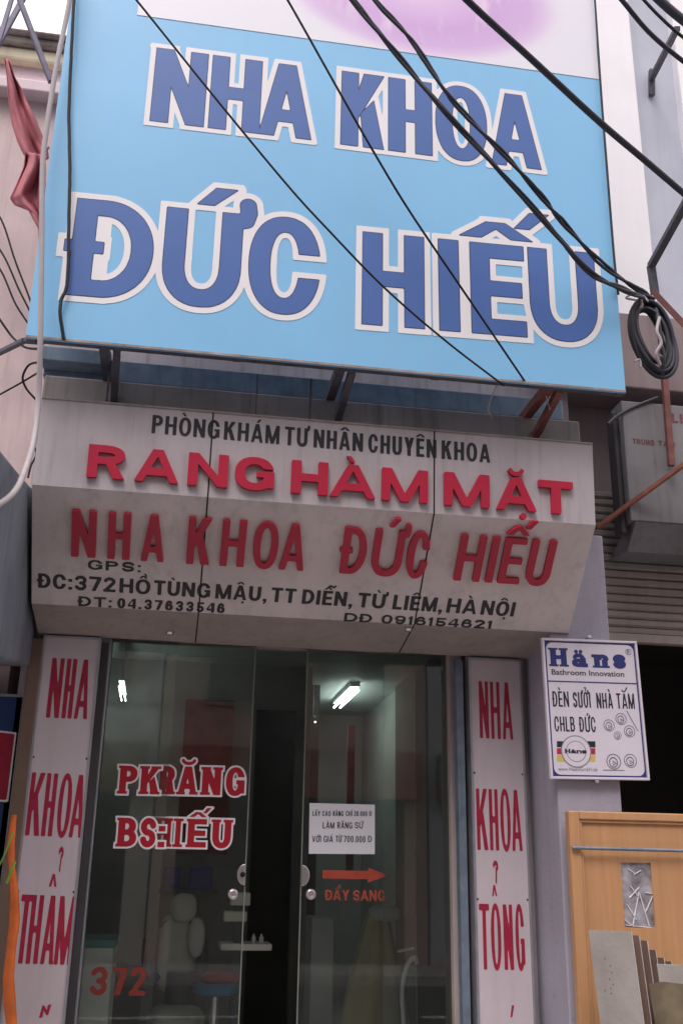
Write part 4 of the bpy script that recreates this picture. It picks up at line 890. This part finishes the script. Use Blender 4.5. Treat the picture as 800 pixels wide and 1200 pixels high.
WG = 'thin wires on the pink wall'
cable('wall_wire', [(-12,235,5.5),(4,262,5.5),(18,305,5.5),(34,347,5.5),(45,380,5.5)], .006, 'uppermost thin black wire on the pink wall', WG)
cable('wall_wire', [(-12,275,5.5),(6,302,5.5),(22,338,5.5),(34,362,5.5),(45,385,5.5)], .006, 'second thin black wire down the pink wall', WG)
cable('wall_wire', [(-12,295,5.5),(4,322,5.5),(18,355,5.5),(32,377,5.5),(42,392,5.5)], .006, 'third thin black wire down the pink wall', WG)
cable('wall_wire', [(-12,356,5.4),(4,380,5.4),(16,396,5.4),(30,407,5.3),(47,409,5.2)], .007, 'lowest black wire sagging to the billboard corner', WG)
cable('wall_wire', [(46,424,5.2),(34,428,5.3),(27,442,5.35),(31,455,5.4),(42,468,5.4)], .0065, 'looped black wire under the billboard corner', WG)
cable('wall_wire', [(-12,469,5.4),(8,458,5.4),(26,448,5.4),(46,436,5.3)], .0055, 'straight thin wire crossing the looped wire', WG)
cable('wall_wire', [(47,478,4.66),(43,500,4.66),(40,520,4.66),(43,532,4.66),(37,545,4.66),(33,560,4.66)], .005, 'tangled wire at the left end of the canopy sign', WG)
for pts, lb_ in ((((583,447,4.5),(572,478,4.6),(577,492,4.7)), 'loose wire end hanging below the billboard near a rusty bracket'), (((600,447,4.5),(628,456,4.6),(650,470,4.7)), 'loose wire end pointing sideways below the billboard'), (((638,458,4.5),(641,470,4.55),(644,480,4.55)), 'short stiff wire end below the billboard')):
    cable('loose_wire', pts, .003, lb_, 'loose wire ends below the billboard', 'conduit')
# coil
cc = at(762, 396, 4.50); mb = MB(); ks = 11
for k in range(ks):
    rx = .112-.0035*k+random.uniform(-.006,.006); rz = .232-.006*k+random.uniform(-.012,.006); ox, oz = random.uniform(-.008,.012), random.uniform(-.012,.012)
    oy = random.uniform(-.03,.03); pts = []
    for i in range(41):
        a = 2*math.pi*i/40
        pts.append(cc+Vector((ox+rx*math.cos(a)+.085*rz*-math.sin(a)*1.5, oy+.012*math.sin(2*a+k), oz+rz*math.sin(a))))
    mb.tube(pts, .0095 if k % 3 else .012, 7)
coil = thing('cable_coil', tuple(cc-Vector((0,0,.22))), 'big coil of dark cable hanging beside the right edge of the billboard', 'cable coil')
mb.build('loop', M['greycable'], coil)
mb = MB()
for a in ((737,350),(748,357),(772,420),(744,425),(758,352)):
    p = at(*a, 4.45); mb.tube(spline([p+Vector((random.uniform(-.03,.03), random.uniform(-.02,.0), random.uniform(-.035,.035))) for _ in range(4)], 5), .0055, 6)
mb.build('tie', M['conduit'], coil)
mb = MB().tube(spline([at(768,360,4.48), at(771,380,4.45), at(773,400,4.45), at(777,420,4.45), at(775,440,4.48)]), .012, 8); mb.build('splice', M['greycable'], coil)
(MB().tube(spline([at(772,372,4.44), at(769,388,4.42), at(774,402,4.42), at(768,415,4.43), at(773,428,4.45)]), .009, 8).build('white_splice', M['conduit'], coil))

# ------------------------------------------------------------------ left: pink house, canopy, flag
LH = 5.62
ph = thing('pink_house', (-2.6, LH, .13), 'pale pink two storey house with stained cornice beyond the billboard', 'house')
zz = lambda y, x=40, Y=LH: at(x, y, Y).z
MB().box(-6, -.87, LH, 9, .13, zz(106)).build('wall', M['pinkwall'], ph)
MB().box(-6, -.83, LH-.10, 9, zz(106, 40, LH-.1), zz(93, 40, LH-.1)).build('ledge', M['pinktrim'], ph, bevel=.01)
MB().box(-6, -.83, LH-.0, 9, zz(93, 40, LH-.1), zz(72, 40, LH-.06)-.002).build('frieze', M['pinktrim'], ph)
MB().box(-6, -.83, LH-.06, 9, zz(72, 40, LH-.06), zz(57, 40, LH-.06)).build('moulding', M['cream'], ph, bevel=.02)
MB().box(-6, -.83, LH-.10, 9, zz(57, 40, LH-.06)+.002, zz(44, 40, LH-.10)).box(-6, -.83, LH-.14, 9, zz(44, 40, LH-.10)+.002, zz(35, 40, LH-.14)).build('cornice', M['cornice'], ph, bevel=.015)
# braces by the billboard
bars('roof_brace', [(at(18, -14, 4.7), at(60, 96, 4.75))], M['bracesteel'], 'long grey steel brace slanting from the sky down to the conduit', 'brace', .032, 'steel braces at the top left')
bars('roof_brace', [(at(32, -10, 4.9), at(-14, 75, 4.9))], M['bracesteel'], 'grey steel brace crossing behind the long slanting one', 'brace', .03, 'steel braces at the top left')
bars('roof_brace', [(at(18, -14, 4.8), at(-2, 52, 4.8))], M['bracesteel'], 'thinnest steel brace at the edge of the white sky', 'brace', .024, 'steel braces at the top left')
bars('corner_brace', [(at(-14, 420, 4.9), at(29, 399, 4.48)), (at(28, 399, 4.48), at(52, 401, 4.48))], M['steel'], 'dark steel stay joined to the lower left corner of the billboard', 'brace', .026)
# flag
def flagmesh(outl, Y, amp, nv, nu=9):
    # outl: list of (left px, right px, y px) from top to bottom
    def f(u, v):
        t = v*(len(outl)-1); i = min(int(t), len(outl)-2); k = t-i
        l = outl[i][0]*(1-k)+outl[i+1][0]*k; r = outl[i][1]*(1-k)+outl[i+1][1]*k; y = (outl[i][2]*(1-k)+outl[i+1][2]*k); y2 = (outl[i][3]*(1-k)+outl[i+1][3]*k)
        return at(l+(r-l)*u, y+(y2-y)*u, Y+amp*math.sin(u*10+v*3.5)+amp*.22*math.sin(u*23-v*5)+amp*.35*math.sin(v*13+u*5))
    return MB().grid(f, nu, nv)
fl = thing('red_flag', tuple(at(40, 275, 4.6)), 'faded red cloth flag hanging furled beside the billboard edge', 'flag')
o1 = flagmesh([(5,12,68,70),(8,18,88,90),(9,26,105,104),(11,34,125,124),(15,42,145,140),(21,49,165,158),(29,55,182,172),(44,57,194,186)], 4.62, .03, 40, 31).build('cloth', M['flag'], fl, fix=False)
o2 = flagmesh([(30,52,178,182),(28,54,195,192),(20,54,214,210),(12,55,232,222),(18,56,240,235),(34,59,246,262),(46,61,268,280),(47,53,284,282)], 4.55, .042, 40, 31).build('cloth', M['flag'], fl, fix=False)
for o_ in (o1, o2):
    sd_ = o_.modifiers.new('solid', 'SOLIDIFY'); sd_.thickness = .004
MB().tube([at(57, 172, 4.60), at(40, 200, 4.63), at(6, 68, 4.66)][:2], .008, 6).build('pole_socket', M['alu'], fl)
# grey blue canopy of the house next door
CX = -.745
prof = []
for px, py in ((-40,478), (0,525), (19,549), (36,569)): p = atX(px, py, CX); prof.append((p.y, p.z))
lowp = [atX(46, 790, CX), atX(0, 772, CX), atX(-40, 757, CX)]
lowp = [(p.y, p.z) for p in lowp]
top_ = [(y, z) for y, z in prof if y < LH]
pf = top_+[(LH-.005, top_[-1][1]+(LH-top_[-1][0])*.25), (LH-.005, lowp[0][1])]+[q for q in lowp if q[0] < LH]
cn = thing('canopy', (-2.2, 5.0, min(z for _, z in pf)), 'grey blue canvas canopy closed at its end beside the canopy sign', 'canopy')
MB().prism(pf, -3.8, CX).build('cover', M['canvas'], cn, bevel=.015)
# sign and post under it
LS = 5.50; LSP = vplane(LS); lx1, lz1 = LSP.pick(21, 817); lx1 = LSP.pick(17, 900)[0]; lz0 = LSP.pick(5, 962)[1]
ls = thing('blue_sign', (lx1-.5, LS, lz0), 'dark blue sign with red white edged lettering at the left edge beside the orange cloth', 'shop sign')
MB().box(lx1-1.1, lx1, LS, LS+.03, lz0-.5, lz1).build('panel', M['bluepanel'], ls)
MB().box(lx1-1.1, lx1, LS-.004, LS+.034, lz1, lz1+.014).box(lx1, lx1+.012, LS-.004, LS+.034, lz0-.5, lz1+.014).build('frame', M['alu'], ls)
word(LSP, 'M', (-26, 934), (9, 938), (-26, 856), M['vinylwhite'], ls, s=.22, b=.18, grow=.03, th=.0008, spans=[(-26,8)])
word(LSP, 'M', (-26, 934), (9, 938), (-26, 856), M['redvinyl'], ls, s=.22, b=.18, th=.0016, spans=[(-26,8)])
x = at(27, 900, 5.44).x
tag(MB().box(x-.033, x+.033, 5.41, 5.475, .13, 2.63).build('brown_post', M['postbrown'], bevel=.006), 'brown square post between the blue sign and the white strip', 'post')
p0 = at(17, 955, 5.15); p1 = at(2, 1200, 5.15); p1 = p0+(p1-p0)*3.2; p1.z = .13
tr = thing('rolled_tarpaulin', (p1.x, p1.y, .13), 'orange rolled cloth with green ties leaning at the left edge by the strip', 'tarpaulin')
n_ = 14; pts = [p0+(p1-p0)*(i/n_)+Vector((-.012*math.sin(i*1.3), 0, 0)) for i in range(n_+1)]
MB().tube(pts, [.012+.012*min(1, i/5)+.003*math.sin(i*2.1) for i in range(n_+1)], 12).build('roll', M['tarp'], tr)
MB().tube(spline([at(-10,1032,5.08), at(4,1005,5.05), at(12,985,5.05), at(16,975,5.08)]), .004, 6).tube(spline([at(8,1035,5.06), at(14,1020,5.05), at(18,1010,5.07)]), .006, 6).build('tie', M['green'], tr)
# ------------------------------------------------------------------ inside the clinic
def lamp(p, q, label, k_=1.0):
    t_ = thing('fluorescent_lamp', tuple(p), label, 'ceiling lamp', 'fluorescent lamps inside the clinic')
    d = (q-p).normalized(); sx = Vector((0,0,1)).cross(d).normalized()
    MB().bar(p+Vector((0,0,.05)), q+Vector((0,0,.05)), .085*k_, .03*k_).build('housing', M['lampbody'], t_)
    if CEIL-p.z > .15:
        for e in (p, q): MB().tube([e+Vector((0,0,.06)), Vector((e.x, e.y, CEIL))], .004, 6).build('cord', M['lampbody'], t_)
    for k in (-1, 1): MB().tube([p+sx*.030*k*k_, q+sx*.030*k*k_], .0085*k_, 8).build('tube', M['tubeglow'], t_)
lz = CEIL-.08
def atZ(px, py, Z): d = ray(px, py); return Vector((0,0,EYE))+d*((Z-EYE)/d.z)
lamp(atZ(395, 829, lz), atZ(416, 809, lz), 'twin fluorescent lamp glowing on the clinic ceiling above the white notice')
lamp(at(145, 821, 8.25), at(142, 804, 7.65), 'thin hanging lamp glimpsed at the upper corner of the left glass pane', .5)
lamp(at(360.5, 862, 10.2), at(366.5, 846, 9.2), 'added lamp imitating a lamp reflection at the edge of the right sliding door', .7)  # added lamp in place of the ceiling lamp's reflection on the pane
# dental chair
CY = 7.0
def cz_(px, py): return at(px, py, CY)
c0 = cz_(212, 1150); dc = thing('dental_chair', (c0.x, CY, .30), 'pale covered dental chair with rounded headrest behind the left glass pane', 'dental chair')
def pillow(c, w_, h_, d_, n=2.6, nu=20, nv=14):
    c = Vector(c); m_ = MB()
    def sp(a, e): return math.copysign(abs(a)**e, a)
    def f(u, v):
        th, ph_ = 2*math.pi*u, -math.pi/2+math.pi*v; e = 2/n
        return c+Vector((w_*sp(math.cos(ph_), e)*sp(math.cos(th), e), d_*sp(math.cos(ph_), e)*sp(math.sin(th), e), h_*sp(math.sin(ph_), e)))
    return m_.grid(f, nu, nv)
s_ = CY/1200
pillow(cz_(215, 1064), 14.5*s_, 15*s_, .06).build('headrest', M['chair'], dc)
for px in (212, 220): MB().lathe(cz_(px, 1063)+Vector((0,-.062,0)), [(.006,0),(.004,.006)], 8, 'y').build('headrest_screw', M['chrome'], dc)
pillow(cz_(206, 1118)+Vector((0,.06,0)), 21*s_, 39*s_, .07, 3.4).build('backrest', M['chair'], dc)
MB().bar(cz_(205, 1083)+Vector((-.1,.03,0)), cz_(205, 1083)+Vector((.1,.03,0)), .04).build('collar', M['chairdark'], dc)
pillow(cz_(205, 1195)+Vector((0,-.12,0)), 30*s_, 16*s_, .25, 3).build('seat', M['chair'], dc)
for px, sg in ((178, -1), (232, 1)): MB().tube(spline([cz_(px+4*sg, 1100), cz_(px+6*sg, 1120), cz_(px+3*sg, 1140), cz_(px-6*sg, 1150)]), .035, 8).build('armrest', M['chairdark'], dc)
MB().lathe((c0.x, CY, .30), [(.26,0),(.26,.05),(.10,.08),(.09,.62)], 20).build('pedestal', M['chairdark'], dc)
tag(pillow(cz_(230, 1098)+Vector((0,-.05,0)), 9*s_, 20*s_, .05, 2.4).build('towel', M['towel']), 'crumpled white towel slung over the shoulder of the dental chair', 'towel')
# instrument unit with tray
U0 = at(285, 1060, 6.6); un = thing('dental_unit', (U0.x, 6.7, .30), 'pale dental instrument unit with a tray between the chair and the door gap', 'dental unit')
def slabpx(l, r, t_, b_, Y, d): p, q = at(l, b_, Y), at(r, t_, Y); return MB().box(p.x, q.x, Y, Y+d, p.z, q.z)
slabpx(270, 294, 1046, 1061, 6.6, .1).build('monitor', M['chair'], un, bevel=.008)
slabpx(262, 290, 1068, 1080, 6.6, .12).build('control_box', M['chair'], un, bevel=.01)
slabpx(258, 319, 1106, 1114, 6.55, .25).build('tray', M['cabinet'], un, bevel=.008)
MB().bar(at(279, 1061, 6.65), at(277, 1210, 6.65), .05).build('arm', M['chairdark'], un)
MB().lathe((at(277, 1150, 6.65).x, 6.65, .30), [(.2,0),(.2,.05),(.04,.07),(.04,.5)], 16).build('pedestal', M['chairdark'], un)
for px in (297, 306):
    p = at(px, 1105, 6.6); tag(MB().lathe(p, [(.014,0),(.014,.03),(.006,.04),(.006,.05)], 10).build('bottle', M['lampbody']), 'small pale bottle standing on the instrument tray', 'bottle', 'bottles on the instrument tray')
# stool
q0 = at(255, 1160, 6.4); stl = thing('stool', (q0.x, 6.4, .30), 'round stool with blue pad and red top near the dental chair', 'stool')
MB().lathe(at(252, 1166, 6.4), [(.10,0),(.13,.015),(.13,.05),(.10,.06)], 18).build('seat', M['bluepad'], stl)
pillow(at(258, 1146, 6.45), .11, .035, .08).build('cushion', M['redseat'], stl)
MB().tube([at(252, 1166, 6.4), (at(252, 1166, 6.4).x, 6.4, .34)], .025, 8).build('stem', M['chrome'], stl)
MB().lathe((at(252, 1166, 6.4).x, 6.4, .30), [(.2,0),(.18,.03),(.03,.06)], 16).build('base', M['chairdark'], stl)
# white cabinet behind the number
cb = thing('cabinet', tuple(at(118, 1200, 5.85)), 'white cabinet with teal top close behind the house number on the glass', 'cabinet')
p, q = at(98, 1110, 5.74), at(134, 1110, 5.74); cb.location = (p.x+.06, 5.9, .30); ORG[cb.name] = Vector(cb.location)
MB().box(-.71, q.x, 5.74, 6.25, .30, p.z).build('body', M['cabinet'], cb, bevel=.008)
MB().box(-.715, q.x+.01, 5.73, 6.26, p.z+.001, p.z+.035).build('top', M['teal'], cb, bevel=.005)
# blue boxes on a wall shelf
sh = slabpx(186, 256, 1042, 1047, 8.25, .14).build('wall_shelf', M['chairdark']); tag(sh, 'narrow dark shelf on the partition holding two blue boxes', 'shelf')
for l, r, lb_ in ((192, 213, 'blue plastic box on the shelf farther from the door gap'), (221, 250, 'wider blue plastic box on the shelf nearer the door gap')):
    tag(slabpx(l, r, 1016, 1041.5, 8.26, .1).build('blue_box', M['bluebin'], bevel=.008), lb_, 'box', 'blue boxes on the shelf')
tag(slabpx(206, 275, 822, 1000, 8.36, .03).build('poster', M['poster']), 'dim red poster on the partition above the red glass lettering', 'poster')
tag(slabpx(405, 416, 850, 1030, 9.2, .02).build('banner', M['poster']), 'narrow dim red hanging banner behind the paper notice', 'banner')
# covered form and curved arm at the right
dv0 = at(440, 1110, 6.7); dr_ = thing('covered_chair', (dv0.x, 6.7, .30), 'chair under a yellow beige cover behind the right glass door', 'chair')
def cov(u, v):
    hw_ = (10+28*min(1, v*1.25)**.8)*6.7/1200; y = 1068+v*170; c_ = at(442-6*v, y, 6.7)
    a_ = 2*math.pi*u; fold = 1+.08*math.sin(a_*7+v*3)
    return c_+Vector((hw_*math.cos(a_)*fold, hw_*.7*math.sin(a_)*fold, 0))
MB().grid(cov, 40, 14).build('cover', M['drape'], dr_)
pillow(at(450, 1070, 6.7), .10, .05, .09).build('top', M['whitecover'], dr_)
tag(slabpx(362, 392, 1075, 1215, 6.9, .3).build('grey_cabinet', M['whitecover'], bevel=.01), 'low grey cabinet just inside the right glass door', 'cabinet')
ca = thing('curved_arm', (at(474, 1200, 6.1).x, 6.1, .30), 'thin pale curved arm with a small bright head at lower right behind the glass', 'lamp arm')
e_ = at(473, 1205, 6.1)
MB().tube(spline([Vector((e_.x, 6.1, .34)), e_, at(471, 1170, 6.1), at(473, 1145, 6.1), at(479, 1128, 6.1), at(486, 1122, 6.1), at(488, 1130, 6.1)]), .013, 8).build('tube', M['cabinet'], ca)
MB().bar(at(466, 1115, 6.08), at(485, 1111, 6.08), .02, .012).build('head', M['lampbody'], ca)
MB().lathe((e_.x, 6.1, .30), [(.14,0),(.13,.03),(.02,.05)], 14).build('base', M['chairdark'], ca)

# ------------------------------------------------------------------ houses across the street (seen in the glass)
cols = [((.45,.38,.30),'pale ochre'), ((.30,.33,.33),'grey green'), ((.52,.47,.42),'cream'), ((.38,.26,.22),'brick red'), ((.42,.42,.45),'pale grey'), ((.5,.42,.32),'sandy')]
sg_ = [(.22,.05,.05), (.06,.08,.2), (.2,.13,.06), (.24,.06,.05), (.2,.2,.19), (.07,.1,.18)]
sgn = ['dull red','blue','brown','brick red','grey','navy']
x = -14
for i, ((c_, nm), sc_) in enumerate(zip(cols, sg_)):
    wv = 4.6; hgt = (12.5, 11.2, 13.4, 11.8, 12.8, 11.4)[i]; Y0 = -6.5
    hm = mat('far_house_paint', c_, .85, streak=.3, var=.1); sm_ = mat('far_sign', sc_, .5)
    h_ = thing('row_house', (x+wv/2, Y0, 0), f'{nm} row house with a {sgn[i]} shop sign across the street', 'house', 'row houses across the street')
    mb = MB().box(x+.02, x+wv-.02, Y0-6, Y0-.02, 3.1, hgt).box(x+.02, x+.4, Y0-6, Y0-.02, 0, 3.1).box(x+wv-.4, x+wv-.02, Y0-6, Y0-.02, 0, 3.1)
    mb.build('wall', hm, h_)
    MB().box(x+.4, x+wv-.4, Y0-3, Y0-2.9, 0, 3.1).build('shop_back', M['shade'], h_)
    MB().box(x+.15, x+wv-.15, Y0, Y0+.25, 2.7, 3.5).build('fascia', sm_, h_, bevel=.02)
    MB().box(x-.0, x+wv, Y0-.02, Y0+.3, hgt, hgt+.2).build('parapet', M['cream'], h_, bevel=.02)
    for fz_ in (4.2, 6.7, 9.2):
        for wx_ in (x+.7, x+2.6):
            f_ = MB().box(wx_, wx_+1.3, Y0-.02, Y0+.04, fz_, fz_+1.5).build('window_frame', M['concrete'], h_)
            MB().box(wx_+.07, wx_+1.23, Y0+.0405, Y0+.045, fz_+.07, fz_+1.43).build('glazing', M['shade'], f_)
    x += wv
